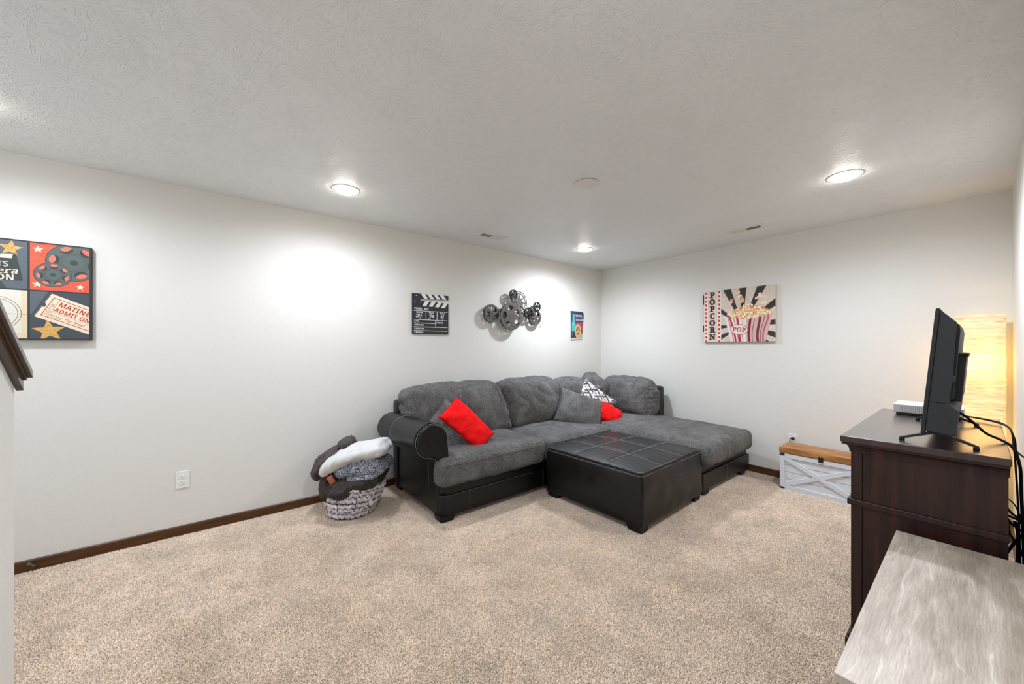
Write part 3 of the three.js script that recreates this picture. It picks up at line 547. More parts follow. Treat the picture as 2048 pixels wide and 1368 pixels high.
// ------------------------------------------------------------------ sectional sofa
reseed(61);
const ridge = (x, y, z) => Math.pow(1 - Math.abs(noise(x, y, z)), 4);
{
  const C = [0.9, 0, 1.6], t = thing('sectional_sofa', 'L-shaped sectional sofa with grey chenille cushions on a black leather base', 'sofa', C);
  const sp = (name, g, mat, par = t) => part(par, name, g.translate(-C[0], -C[1], -C[2]), mat);
  const soft = (w, h, d, c, opt, turn = 0, tilt = [0, 0]) => { const g = softBox(w, h, d, opt); g.rotateX(tilt[0]); g.rotateZ(tilt[1]); g.rotateY(turn); return g.translate(...c); };
  // leather base: lower panels and the recessed deck above them
  const rounded = (x0, x1, z0, z1, r) => { const s = new THREE.Shape(); s.moveTo(x0, -z0); s.lineTo(x1, -z0); s.lineTo(x1, -z1 + r); s.quadraticCurveTo(x1, -z1, x1 - r, -z1); s.lineTo(x0, -z1); return s; };
  const slab = (s, y0, y1, b = 0.008) => boxUV(extrude(s, y1 - y0, b).rotateX(-Math.PI / 2).translate(0, y0, 0));
  sp('base_panel', slab(rounded(0.06, 1.005, 0.95, 3.145, 0.09), 0.05, 0.205), M.leather);
  sp('base_panel', slab(rounded(0.06, 1.965, 0.06, 1.11, 0.03), 0.05, 0.195), M.leather);
  sp('deck', slab(rounded(0.07, 0.99, 0.95, 3.12, 0.08), 0.19, 0.30, 0.004), M.leather);
  sp('deck', slab(rounded(0.07, 1.945, 0.07, 1.095, 0.03), 0.18, 0.29, 0.004), M.leather);
  // backs
  sp('back_frame', soft(0.14, 0.78, 3.08, [0.14, 0.44, 1.625], { r: 0.03, cell: 0.04 }), M.leather);
  sp('back_frame', soft(0.98, 0.78, 0.14, [0.545, 0.44, 0.14], { r: 0.03, cell: 0.04 }), M.leather);
  // scroll arm
  const arm = new THREE.Shape(); arm.moveTo(-3.15, 0.07); arm.lineTo(-3.15, 0.43); arm.bezierCurveTo(-3.16, 0.49, -3.2, 0.50, -3.235, 0.505);
  arm.absarc(-3.2, 0.624, 0.13, -1.85, -2 * Math.PI, true); arm.lineTo(-3.06, 0.5); arm.lineTo(-3.05, 0.07);
  const sag = (g) => { const p = g.attributes.position; for (let i = 0; i < p.count; i++) p.setY(i, p.getY(i) - 0.035 * Math.max(0, 0.95 - p.getX(i)) * Math.min(1, p.getY(i) / 0.5)); return g; };
  sp('arm', boxUV(sag(extrude(arm, 0.81, 0.02, 24).rotateY(Math.PI / 2).translate(0.14, 0, 0))), M.leather);
  const face = new THREE.Shape(); face.moveTo(-3.14, 0.22); face.lineTo(-3.14, 0.43); face.bezierCurveTo(-3.15, 0.50, -3.2, 0.51, -3.235, 0.515);
  face.absarc(-3.2, 0.624, 0.121, -1.85, -2 * Math.PI, true); face.lineTo(-3.07, 0.5); face.lineTo(-3.06, 0.22);
  sp('arm_front', boxUV(extrude(face, 0.06, 0.012, 24).rotateY(Math.PI / 2).translate(0.925, 0, 0)), M.leather);
  const outline = arm.getPoints(16).filter((p, i) => p.y > 0.16).map((p) => V(0.948, p.y, -p.x));
  sp('piping', tube(outline, 0.005, 90, 8), M.leather);
  const stitch = arm.getPoints(16).filter((p, i) => p.y > 0.16).map((p) => { const c = [-3.2, 0.5]; return V(0.952, p.y + (c[1] - p.y) * 0.02, -(p.x + (c[0] - p.x) * 0.02)); });
  sp('stitching', tube(stitch.map((p) => p.clone().add(V(0.012, 0, 0))), 0.0016, 90, 5), M.thread);
  const roll = []; for (let i = 0; i <= 24; i++) { const a = 1.95 - i * 3.3 / 24; roll.push(V(0.47, 0.607 + Math.sin(a) * 0.1305, 3.2 + Math.cos(a) * 0.1305)); }
  sp('stitching', tube(roll, 0.0016, 60, 5), M.thread);
  // seams down the base
  for (const [x, z] of [[1.006, 2.9], [1.006, 2.12]]) sp('stitching', bar([x, 0.055, z], [x, 0.2, z], 0.0014, 6), M.thread);
  sp('stitching', bar([1.966, 0.055, 0.6], [1.966, 0.19, 0.6], 0.0014, 6), M.thread);
  sp('stitching', bar([0.80, 0.06, 3.1462], [0.80, 0.43, 3.152], 0.0014, 6), M.thread);
  // feet
  const foot = () => boxUV(extrude([[-0.05, 0], [0.05, 0], [0.066, 0.056], [-0.066, 0.056]], 0.1, 0.003).translate(0, 0, -0.05));
  for (const [x, z, r] of [[0.94, 3.085, 1], [0.94, 3.085, 0], [0.13, 3.08, 0], [1.91, 0.2, 1], [1.91, 1.03, 1], [0.15, 0.15, 0]]) sp('foot', foot().rotateY(r * Math.PI / 2).translate(x, 0, z), M.blackWood);
  // seat cushions
  const crumple = (k, amp) => (p, n) => amp * (0.6 * noise(p.x * 4 + k, p.y * 4, p.z * 4) + 0.5 * noise(p.x * 9, p.y * 9 + k, p.z * 9));
  sp('seat_cushion', soft(0.8, 0.215, 1.065, [0.645, 0.378, 2.64], { r: 0.055, bulge: [0.012, 0.03, 0.006], wrinkle: crumple(1, 0.007), deform: (o) => { if (o.x < 0.29 && o.z > 0.40) o.z = 0.40 + (o.z - 0.40) * 0.1; } }), M.chenille);
  sp('seat_cushion', soft(0.8, 0.2, 0.98, [0.645, 0.37, 1.615], { r: 0.065, bulge: [0.012, 0.04, 0.01], wrinkle: crumple(4, 0.008) }), M.chenille);
  sp('chaise_cushion', soft(1.755, 0.21, 1.03, [1.16, 0.365, 0.64], { r: 0.07, bulge: [0.012, 0.045, 0.012], wrinkle: crumple(8, 0.009) }), M.chenille);
  const seats = t.children.filter((c) => c.name === 'seat_cushion');
  seats.forEach((c, k) => {
    const p = c.geometry.attributes.position, [z0, z1] = k ? [1.16, 2.08] : [2.15, 3.14], q = [];
    for (let i = 0; i <= 24; i++) { const z = z0 + (z1 - z0) * i / 24 - C[2]; let x = -9; for (let j = 0; j < p.count; j++) if (Math.abs(p.getZ(j) - z) < 0.025 && Math.abs(p.getY(j) - 0.435) < 0.022) x = Math.max(x, p.getX(j)); q.push(V(x + C[0] - 0.001, 0.435, z + C[2])); }
    sp('seam', tube(q, 0.0032, 60, 6), M.chenille);
  });
  
  // back cushions; puckers gather towards the ends of each cushion
  const back = (k, amp = 0.012) => (p, n, u, v, s) => {
    const end = Math.pow(Math.abs(s), 3);
    return amp * (0.7 * noise(p.x * 2.4 + k, p.y * 2.6, p.z * 2.4) + 0.16 * noise(p.x * 7, p.y * 7 + k, p.z * 7)) - amp * 1.1 * end * ridge(p.x * 2, p.y * 9 + p.z * 3 + k, p.z * 1.5) * (v < 0.8 ? 1 : 0.4) - amp * 0.9 * ridge(k + p.x, p.y * 2 + p.z * 3.2, p.z * 2.4 - p.y * 2.6) * (v > -0.2 ? 1 : 0.3);
  };
  const slump = (top, side = 0) => (o, u, v, s) => {            // rounder top corners, leaning top
    const c = Math.pow(Math.abs(s), 5) * Math.max(0, v); o.y -= top * c; o.z += side * v; o.z *= 1 - 0.03 * Math.max(0, v);
  };
  sp('back_cushion', soft(0.26, 0.53, 1.07, [0.33, 0.7, 2.615], { r: 0.075, bulge: [0.07, 0.025, 0.015], wrinkle: back(1), deform: slump(0.03, 0.06) }, 0, [0, 0.16]), M.chenille);
  sp('back_cushion', soft(0.26, 0.54, 0.86, [0.34, 0.695, 1.67], { r: 0.09, bulge: [0.08, 0.03, 0.02], wrinkle: back(5, 0.014), deform: slump(0.03, 0.08) }, 0, [0, 0.2]), M.chenille);
  sp('back_cushion', soft(0.26, 0.50, 0.62, [0.33, 0.675, 1.06], { r: 0.1, bulge: [0.06, 0.03, 0.03], wrinkle: back(9, 0.014), deform: slump(0.05) }, 0, [0, 0.16]), M.chenille);
  sp('corner_cushion', soft(0.3, 0.52, 0.6, [0.30, 0.68, 0.56], { r: 0.12, bulge: [0.07, 0.05, 0.03], wrinkle: back(12, 0.012), deform: slump(0.07) }, 0.75, [0, 0.1]), M.chenille);
  sp('back_cushion', soft(0.26, 0.50, 0.80, [0.68, 0.68, 0.34], { r: 0.11, bulge: [0.075, 0.03, 0.03], wrinkle: back(16, 0.014), deform: slump(0.06) }, -Math.PI / 2, [0, 0.16]), M.chenille);
}

// ------------------------------------------------------------------ throw pillows
function throwPillow(name, label, mat, w, h, th, c, right, up, opt = {}) {
  const t = thing(name, label, 'pillow'); pose(t, c, right, up);
  part(t, 'cover', pillow(w, h, th, opt), mat);
  const q = []; const pin = opt.pinch ?? 0.07, n = 40;           // welt along the seam
  for (const [a, b, d, e] of [[-1, -1, 1, -1], [1, -1, 1, 1], [1, 1, -1, 1], [-1, 1, -1, -1]]) for (let i = 0; i < n / 4; i++) { const f = i * 4 / n, u = a + (d - a) * f, v = b + (e - b) * f, o = V(w / 2 * u * (1 - pin * (1 - v * v)), h / 2 * v * (1 - pin * (1 - u * u)), 0); if (opt.deform) opt.deform(o, u, v); q.push(o); }
  part(t, 'welt', tube(q, opt.welt ?? 0.004, 120, 6, true), mat);
  return t;
}
throwPillow('throw_pillow', 'crumpled grey chenille throw pillow wedged against the black arm behind the left red pillow', M.chenille, 0.47, 0.46, 0.10, [0.685, 0.565, 2.875], dir(0.72, -0.66, 0.15), dir(0.38, 0.66, 0.42), { wrinkle: 0.014, k: 0.8, deform: (o, u, v) => { o.z += 0.05 - 0.11 * u * u + 0.05 * Math.max(0, -v - 0.3) + 0.035 * Math.sin(v * 5 + u * 2.5) * (0.4 + 0.6 * Math.abs(u)) - 0.04 * v * v; } });
throwPillow('throw_pillow', 'bright red plush throw pillow leaning near the black leather arm', M.red, 0.45, 0.23, 0.13, [0.775, 0.655, 2.78], dir(0.76, -0.72, 0.05), dir(0.42, 0.72, 0.5), { pinch: 0.03, wrinkle: 0.008, power: 0.36, deform: (o, u, v) => { o.y *= 1 - 0.1 * Math.max(0, u) * Math.abs(v); } });
throwPillow('throw_pillow', 'black, white and grey basket-weave patterned pillow tucked into the sofa corner', std({ map: canvasTex(512, 512, (g) => {
  g.fillStyle = '#e9e2df'; g.fillRect(0, 0, 512, 512);
  const band = (x, y, w, h, r) => { g.save(); g.translate(x, y); g.rotate(r); g.fillStyle = '#8f8b8a'; g.fillRect(-w / 2, -h / 2 - 9, w, 13); g.fillStyle = '#26262a'; g.fillRect(-w / 2, -h / 2 + 4, w, 12); g.fillStyle = '#26262a'; g.fillRect(-w / 2, h / 2 - 6, w, 6); g.restore(); };
  for (let i = -1; i < 5; i++) for (let j = -1; j < 6; j++) { band(i * 150 + (j & 1) * 75, j * 118, 190, 62, 0.62); band(i * 150 + 75 + (j & 1) * 75, j * 118 + 28, 190, 62, -0.72); }
}), roughness: 0.9, bumpMap: fabricBump, bumpScale: 0.001 }), 0.46, 0.42, 0.14, [0.58, 0.635, 0.90], dir(0.80, -0.6, -0.1), dir(0.45, 0.8, 0.42), { wrinkle: 0.006, k: 1.3, welt: 0.003 });
{
  const o = scene.getObjectByName('throw_pillow_002'); const c = o.children[0].geometry, p = c.attributes.position;      // printed cloth: the pattern fills the face once
  for (let i = 0; i < p.count; i++) c.attributes.uv.setXY(i, p.getX(i) / 0.46 + 0.5, p.getY(i) / 0.44 + 0.5);
}
throwPillow('throw_pillow', 'small red plush pillow half hidden behind the front grey pillow', M.red, 0.34, 0.24, 0.13, [0.83, 0.545, 0.93], dir(0.9, -0.45, 0.15), dir(0.3, 0.7, 0.6), { pinch: 0.04, wrinkle: 0.008 });
throwPillow('throw_pillow', 'square grey chenille throw pillow lying in front of the patterned pillow', M.chenille, 0.53, 0.44, 0.15, [0.70, 0.605, 1.27], dir(0.95, -0.33, 0.0), dir(0.52, 0.62, 0.62), { wrinkle: 0.007, k: 0.7 });

// ------------------------------------------------------------------ ottoman
{
  const w = 0.935, d = 0.98, t = thing('ottoman', 'large square black leather ottoman with white grid stitching on top', 'ottoman', [1.535, 0, 1.66], 0.03);
  const lift = (x, z) => { const u = x / (w / 2), v = z / (d / 2), e = Math.max(0, 1 - u ** 4) * Math.max(0, 1 - v ** 4); const g = (q) => 1 - 0.35 * Math.exp(-(((Math.abs(q) - 0.33) / 0.05) ** 2)); return 0.006 + 0.026 * Math.pow(e, 0.7) * Math.min(g(u), g(v)) - 0.012 * Math.exp(-((u - 0.95) ** 2 + (v - 0.25) ** 2) * 9); };
  part(t, 'body', softBox(w, 0.38, d, { r: 0.022, bulge: [0.014, 0, 0.012], cell: 0.016, wrinkle: (p, n, u, v) => 0.005 * noise(p.x * 4, p.y * 4, p.z * 4) * Math.max(0, 1 - v ** 4), deform: (o, u, v) => { const f = Math.max(0, (v - 0.25) / 0.75) ** 2 * 0.026; o.x *= 1 - f; o.z *= 1 - f; } }).translate(0, 0.235, 0), M.leather);
  { // crowned top with the quilting pressed into it
    const n = 90, g = new THREE.PlaneGeometry(w - 0.034, d - 0.034, n, n).rotateX(-Math.PI / 2), p = g.attributes.position;
    for (let i = 0; i < p.count; i++) { const x = p.getX(i), z = p.getZ(i); p.setY(i, 0.42 + lift(x, z) + 0.003 * ridge(x * 3.5, 2, z * 9) * Math.max(0, 1 - (x / w * 2) ** 8) * Math.max(0, 1 - (z / d * 2) ** 8)); }
    g.computeVertexNormals(); part(t, 'top_cover', boxUV(g), M.leather);
  }
  for (const q of [-1 / 3, 1 / 3]) for (const ax of [0, 1]) for (const e of [-0.0035, 0.0035]) {
    const pts = []; for (let i = 0; i <= 40; i++) { const f = (i / 40 * 2 - 1) * 0.965; const x = ax ? f * w / 2 : q * w / 2 + e, z = ax ? q * d / 2 + e : f * d / 2; pts.push(V(x, 0.4222 + lift(x, z), z)); }
    part(t, 'stitching', tube(pts, 0.0013, 60, 5), M.thread);
  }
  const edge = (y, off) => { const a = w / 2 - off, b = d / 2 - off, r = 0.03, q = []; for (const [sx, sz, t0] of [[1, 1, 0], [-1, 1, 1], [-1, -1, 2], [1, -1, 3]]) { for (let i = 0; i <= 4; i++) { const th = t0 * Math.PI / 2 + i * Math.PI / 8; q.push(V(sx * (a - r) + Math.cos(th) * r, y, sz * (b - r) + Math.sin(th) * r)); } const nx = { 0: [-1, 1], 1: [-1, -1], 2: [1, -1], 3: [1, 1] }[t0]; for (let i = 1; i < 6; i++) { const f = i / 6; const A = [sx * (a - (t0 % 2 ? 0 : r)), sz * (b - (t0 % 2 ? r : 0))], B = [nx[0] * (a - (t0 % 2 ? 0 : r)), nx[1] * (b - (t0 % 2 ? r : 0))]; q.push(V(A[0] + (B[0] - A[0]) * f, y, A[1] + (B[1] - A[1]) * f)); } } return q; };
  part(t, 'piping', tube(edge(0.4225, 0.0165), 0.006, 200, 8, true), M.leather);
  part(t, 'stitching', tube(edge(0.429, 0.0215), 0.0014, 200, 5, true), M.thread);
  part(t, 'stitching', tube(edge(0.407, 0.0088), 0.0012, 200, 5, true), M.thread);
  for (const x of [-1, 1]) for (const z of [-1, 1]) part(t, 'foot', boxUV(mergeGeometries([extrude([[-0.05, 0], [0.055, 0], [0.055, 0.055], [-0.072, 0.055]], 0.1, 0.003)]).translate(0, 0, -0.05)), M.blackWood, [x * (w / 2 - 0.07), 0, z * (d / 2 - 0.07)], [0, x > 0 ? 0 : Math.PI, 0]);
}

// ------------------------------------------------------------------ basket and blankets
{
  const C = [0.35, 0, 3.6], Y = YAW, R0 = 0.155, R1 = 0.228, HT = 0.235;
  const t = thing('wire_basket', 'round dark wire basket lined with chunky pale grey knit, beside the black sofa arm', 'basket', C, 0);
  const rad = (f) => R0 + (R1 - R0) * Math.pow(f, 0.8), lean = (y) => [RV[0] * 0.12 * y, RV[2] * 0.12 * y];
  const at = (a, f, off = 0) => { const y = 0.012 + f * HT + f * 0.03 * Math.cos(a - 0.9), r = rad(f) + off, l = lean(y); return V(Math.cos(a) * r + l[0], y, Math.sin(a) * r + l[1]); };
  const lining = new THREE.LatheGeometry([[0.01, 0.006], [R0 - 0.012, 0.01], [rad(0.5) - 0.014, 0.012 + HT / 2], [R1 - 0.014, HT], [R1 - 0.024, HT + 0.004], [rad(0.5) - 0.03, HT / 2 + 0.012], [R0 - 0.03, 0.03], [0.01, 0.025]].map((p) => new THREE.Vector2(...p)), 40);
  { const p = lining.attributes.position; for (let i = 0; i < p.count; i++) { const l = lean(p.getY(i)); p.setX(i, p.getX(i) + l[0]); p.setZ(i, p.getZ(i) + l[1]); } }
  part(t, 'lining', boxUV(lining), M.knit);
  // chunky knit: one plump yarn loop per stitch, three to each course joined
  const loop = (() => { const g = new THREE.SphereGeometry(1, 8, 6); const p = g.attributes.position; for (let i = 0; i < p.count; i++) { const y = p.getY(i); p.setX(i, p.getX(i) * (1 - 0.25 * y)); } g.computeVertexNormals(); return g; })();
  reseed(77);
  const rows = 6;
  for (let r = 0; r < rows; r++) {
    const n = 30, gs = [];
    for (let i = 0; i < n; i++) for (const s of [0, 1]) {
      const a = (i + 0.25 + s * 0.48 + (rnd() - 0.5) * 0.14) / n * 6.2832, f = (r + 0.5 + (rnd() - 0.5) * 0.2 + s * 0.12) / rows, P = at(a, f, 0.002 + rnd() * 0.006);
      const g = loop.clone().scale(0.0125 + rnd() * 0.002, 0.021 + rnd() * 0.003, 0.014).rotateZ((s ? -1 : 1) * (0.42 + rnd() * 0.3)).rotateY(Math.PI / 2 - a);
      gs.push(g.translate(P.x, P.y, P.z));
    }
    part(t, 'knit_course', boxUV(mergeGeometries(gs)), M.knit);
  }
  for (const f of [0.02, 0.26, 0.5, 0.74, 1.0]) part(t, 'wire_hoop', tube(Array.from({ length: 48 }, (_, i) => at(i / 48 * 6.2832, f, 0.017)), 0.0021, 96, 6, true), M.darkMetal);
  for (let i = 0; i < 10; i++) part(t, 'wire_rib', tube([0, 0.25, 0.5, 0.75, 1].map((f) => at((i + 0.3) / 10 * 6.2832, f, 0.0175)), 0.0021, 20, 6), M.darkMetal);
  part(t, 'paper_tag', box(0.03, 0.045, 0.002, 0.0008, 1), M.whitePlastic, at(-0.35, 0.45, 0.024).toArray(), [0, 1.9, 0.5]);
  // folded blankets, turned to face the camera (local x to its right, local z towards it)
  const blanket = (name, label, x, y, z, rz) => { const o = thing(name, label, 'blanket', [C[0] + RV[0] * x - FV[0] * z, y, C[2] + RV[2] * x - FV[2] * z], Y); o.rotation.order = 'YXZ'; o.rotation.z = rz; return o; };
  const folds = (k, amp, fx = 5, fy = 14) => (p, n) => amp * (0.9 * noise(p.x * 7 + k, p.y * 7, p.z * 6) + 1.1 * ridge(p.x * fx + k, p.y * fy, p.z * 3) + 0.4 * noise(p.x * 22, p.y * 22, p.z * 22 + k));
  const dark = blanket('folded_blanket', 'dark brown fleece blanket spilling over the front rim of the basket', 0.04, 0.285, 0.02, 0.1);
  part(dark, 'folded_cloth', softBox(0.42, 0.12, 0.36, { r: 0.055, bulge: [0.02, 0.02, 0.04], cell: 0.014, wrinkle: folds(2, 0.012, 9, 10), deform: (o) => { if (o.z > 0.1 && o.x < 0.12) o.y -= 0.25 * (o.z - 0.1) * (o.x < -0.02 ? 1 : (0.12 - o.x) / 0.14); } }), M.darkFleece);
  part(dark, 'hanging_fold', softBox(0.17, 0.085, 0.09, { r: 0.04, bulge: [0.02, 0.02, 0.02], cell: 0.01, wrinkle: folds(5, 0.009, 16, 12) }), M.darkFleece, [-0.035, -0.035, 0.19], [0, -0.1, 0.25]);
  part(dark, 'hanging_fold', softBox(0.075, 0.19, 0.08, { r: 0.034, bulge: [0.01, 0.02, 0.02], cell: 0.01, wrinkle: folds(8, 0.01, 14, 9) }), M.darkFleece, [-0.165, 0.0, 0.13], [0, 0.1, -0.15]);
  const flap = part(dark, 'orange_flap', softBox(0.042, 0.07, 0.02, { r: 0.009, bulge: [0, 0, 0.004], cell: 0.005, wrinkle: folds(3, 0.003) }), std({ color: 0xb0664c, roughness: 0.8 }), [-0.10, 0.05, 0.18], [0.1, 0.3, 0.35]);
  for (const y of [0.012, -0.012]) part(flap, 'button', new THREE.SphereGeometry(0.0045, 12, 8), std({ color: 0xe8b08a, roughness: 0.3 }), [0.003, y, 0.0135]);
  const blue = blanket('folded_blanket', 'speckled blue-grey sherpa blanket folded under the white blanket', 0.11, 0.39, 0.03, 0.09);
  part(blue, 'folded_cloth', softBox(0.36, 0.12, 0.32, { r: 0.053, bulge: [0.03, 0.03, 0.02], cell: 0.013, wrinkle: folds(11, 0.008, 4, 8), deform: (o) => { o.y -= 0.5 * o.x * o.x; } }), M.sherpa);
  part(blue, 'lower_fold', softBox(0.22, 0.06, 0.24, { r: 0.033, bulge: [0.02, 0.01, 0.02], cell: 0.012, wrinkle: folds(14, 0.007, 4, 8) }), M.sherpa, [0.035, -0.062, 0.05], [0, 0, 0.05]);
  const white = blanket('folded_blanket', 'soft white blanket folded on top of the heaped basket', 0.07, 0.487, 0.03, 0.26);
  part(white, 'folded_cloth', softBox(0.46, 0.085, 0.32, { r: 0.041, bulge: [0.01, 0.022, 0.02], cell: 0.013, wrinkle: folds(21, 0.010, 4, 6), deform: (o) => { o.y -= 1.1 * Math.max(0, -o.x - 0.02) ** 2 + 0.35 * Math.max(0, o.x) ** 2; if (o.x < 0) o.z += 0.25 * -o.x; } }), M.whiteFleece);
  const brown = blanket('folded_blanket', 'grey-brown plush blanket folded over the wall side of the basket', -0.17, 0.415, -0.03, 0.72);
  part(brown, 'folded_cloth', softBox(0.30, 0.095, 0.26, { r: 0.045, bulge: [0.015, 0.02, 0.02], cell: 0.013, wrinkle: folds(31, 0.009, 5, 12), deform: (o) => { o.y -= 1.4 * o.x * o.x; } }), M.brownFleece);
  part(brown, 'rolled_corner', softBox(0.09, 0.075, 0.2, { r: 0.034, bulge: [0.01, 0.01, 0.01], cell: 0.011, wrinkle: folds(35, 0.008) }), M.brownFleece, [0.175, 0.015, 0.0], [0, 0.2, -0.3]);
}

// ------------------------------------------------------------------ white chest
{
  const C = [2.6, 0, 0.2], w = 0.57, d = 0.25, t = thing('storage_chest', 'white farmhouse chest with crossed boards and a wooden lid against the back wall', 'chest', C);
  const fz = 0.13, s = (n, x0, x1, y0, y1, z0, z1, m = M.whitePaint, par = t, r = 0.002) => part(par, n, span(x0, x1, y0, y1, z0, z1, r), m);
  s('case', -w / 2 + 0.006, w / 2 - 0.006, 0.004, 0.325, -d / 2 + 0.004, fz - 0.02);
  for (let i = 0; i < 4; i++) s('plank', -w / 2 + 0.03, w / 2 - 0.03, 0.036 + i * 0.064, 0.036 + i * 0.064 + 0.059, fz - 0.021, fz - 0.012, M.whitePaint, t, 0.002);
  s('stile', -w / 2, -w / 2 + 0.034, 0, 0.333, fz - 0.022, fz); s('stile', w / 2 - 0.034, w / 2, 0, 0.333, fz - 0.022, fz);
  s('rail', -w / 2 + 0.034, w / 2 - 0.034, 0.292, 0.333, fz - 0.022, fz - 0.0005); s('rail', -w / 2 + 0.034, w / 2 - 0.034, 0, 0.042, fz - 0.022, fz - 0.0005);
  for (const q of [1, -1]) {
    const a = Math.atan2(0.25, w - 0.068), len = Math.hypot(0.25, w - 0.068), b = 0.034;
    const g = new THREE.Shape([[-w / 2 + 0.034, q * 0.125], [-w / 2 + 0.034 + b * 1.1, q * 0.125], [w / 2 - 0.034, -q * (0.125 - b * 0.62)], [w / 2 - 0.034, -q * 0.125], [w / 2 - 0.034 - b * 1.1, -q * 0.125], [-w / 2 + 0.034, q * (0.125 - b * 0.62)]].map((p) => new THREE.Vector2(...p)));
    part(t, 'cross_brace', boxUV(extrude(g, 0.010 + (q > 0 ? 0.0015 : 0), 0.001).translate(0, 0.167, fz - 0.012)), M.whitePaint);
  }
  s('lid', -w / 2 - 0.006, w / 2 + 0.006, 0.337, 0.389, -d / 2 - 0.002, fz + 0.004, M.oak, t, 0.004);
  const br = (x, y) => part(t, 'corner_bracket', boxUV(extrude((() => { const g = new THREE.Shape(); g.moveTo(0, -0.009); g.lineTo(0.03, -0.009); g.absarc(0.03, 0, 0.009, -Math.PI / 2, Math.PI / 2, false); g.lineTo(0, 0.009); return g; })(), 0.003, 0.0006)), M.black, [x < 0 ? x : x, y, fz], [0, 0, x < 0 ? 0 : Math.PI]);
  for (const x of [-w / 2 - 0.001, w / 2 + 0.001]) for (const y of [0.322, 0.012]) br(x, y);
  for (const y of [0.322, 0.012]) part(t, 'corner_bracket', box(0.003, 0.018, 0.035, 0.001, 1), M.black, [-w / 2 - 0.001, y, fz - 0.017]);
  part(t, 'latch', box(0.034, 0.045, 0.006, 0.002, 2), M.black, [0.015, 0.333, fz + 0.0065]);
  part(t, 'latch', box(0.02, 0.012, 0.006, 0.002, 2), M.black, [0.015, 0.325, fz + 0.011]);
}

// ------------------------------------------------------------------ dark dresser
const TOP = 0.935, DZ0 = 1.2, DZ1 = 2.27, DX0 = 3.118, DX1 = 3.528;
{
  const C = [3.32, 0, 1.73], t = thing('dresser', 'dark espresso wooden dresser carrying the television along the right wall', 'dresser', C);
  const s = (n, x0, x1, y0, y1, z0, z1, r = 0.002, par = t) => part(par, n, boxUV(span(x0 - C[0], x1 - C[0], y0, y1, z0 - C[2], z1 - C[2], r)), M.espresso);
  s('carcass', DX0 + 0.002, DX1 - 0.002, 0.03, 0.86, DZ0 + 0.01, DZ1 - 0.008);
  // end panel facing the camera: corner post, upper and lower panels
  s('corner_post', DX0, DX0 + 0.036, 0.07, 0.868, DZ1 - 0.012, DZ1);
  s('end_panel', DX0 + 0.0375, DX1, 0.655, 0.868, DZ1 - 0.012, DZ1 - 0.0012, 0.001); s('end_panel', DX0 + 0.0375, DX1, 0.07, 0.64, DZ1 - 0.012, DZ1 - 0.0012, 0.001);
  s('waist_moulding', DX0 - 0.011, DX1 + 0.002, 0.634, 0.66, DZ0 + 0.02, DZ1 + 0.011, 0.004);
  // plinth
  s('plinth', DX0 - 0.017, DX1 + 0.002, 0, 0.054, DZ0, DZ1 + 0.017, 0.003); s('plinth_bead', DX0 - 0.010, DX1 + 0.001, 0.054, 0.072, DZ0 + 0.005, DZ1 + 0.010, 0.007);
  // top with a cove moulding under it
  s('top', DX0 - 0.027, DX1 + 0.006, TOP - 0.026, TOP, DZ0 - 0.01, DZ1 + 0.05, 0.003).material = M.espressoTop;
  {
    const prof = []; const o = [[0, 0.862], [0.004, 0.862], [0.004, 0.87]]; for (let i = 0; i <= 8; i++) { const a = i / 8 * Math.PI / 2; o.push([0.004 + 0.017 * (1 - Math.cos(a)), 0.87 + 0.028 * Math.sin(a)]); } o.push([0.024, 0.899], [0.024, 0.909]);
    const ring = (k) => [[DX0 - k, DZ0 + 0.012], [DX0 - k, DZ1 + k * 1.7], [DX1 + 0.003, DZ1 + k * 1.7]];
    for (const [k, y] of o) prof.push(ring(k).map(([x, z]) => [x - C[0], y, z - C[2]]));
    const pos = [], put = (a, b, c, d) => pos.push(...a, ...b, ...c, ...a, ...c, ...d);
    for (let i = 0; i + 1 < prof.length; i++) for (let j = 0; j < 2; j++) put(prof[i][j], prof[i][j + 1], prof[i + 1][j + 1], prof[i + 1][j]);
    const g = new THREE.BufferGeometry(); g.setAttribute('position', new THREE.Float32BufferAttribute(pos, 3)); g.computeVertexNormals();
    const m = M.espresso.clone(); m.side = THREE.DoubleSide; part(t, 'cove_moulding', boxUV(g), m);
  }
  for (let c = 0; c < 2; c++) for (const [y0, y1] of [[0.672, 0.852], [0.37, 0.62], [0.09, 0.345]]) {   // drawers along the front
    const z0 = DZ0 + 0.03 + c * 0.5, dr = s('drawer', DX0 - 0.008, DX0 + 0.01, y0, y1, z0, z0 + 0.488, 0.003);
    part(dr, 'knob', new THREE.SphereGeometry(0.014, 16, 10), M.darkMetal, [DX0 - 0.022 - C[0], (y0 + y1) / 2, z0 + 0.244 - C[2]]);
  }
}

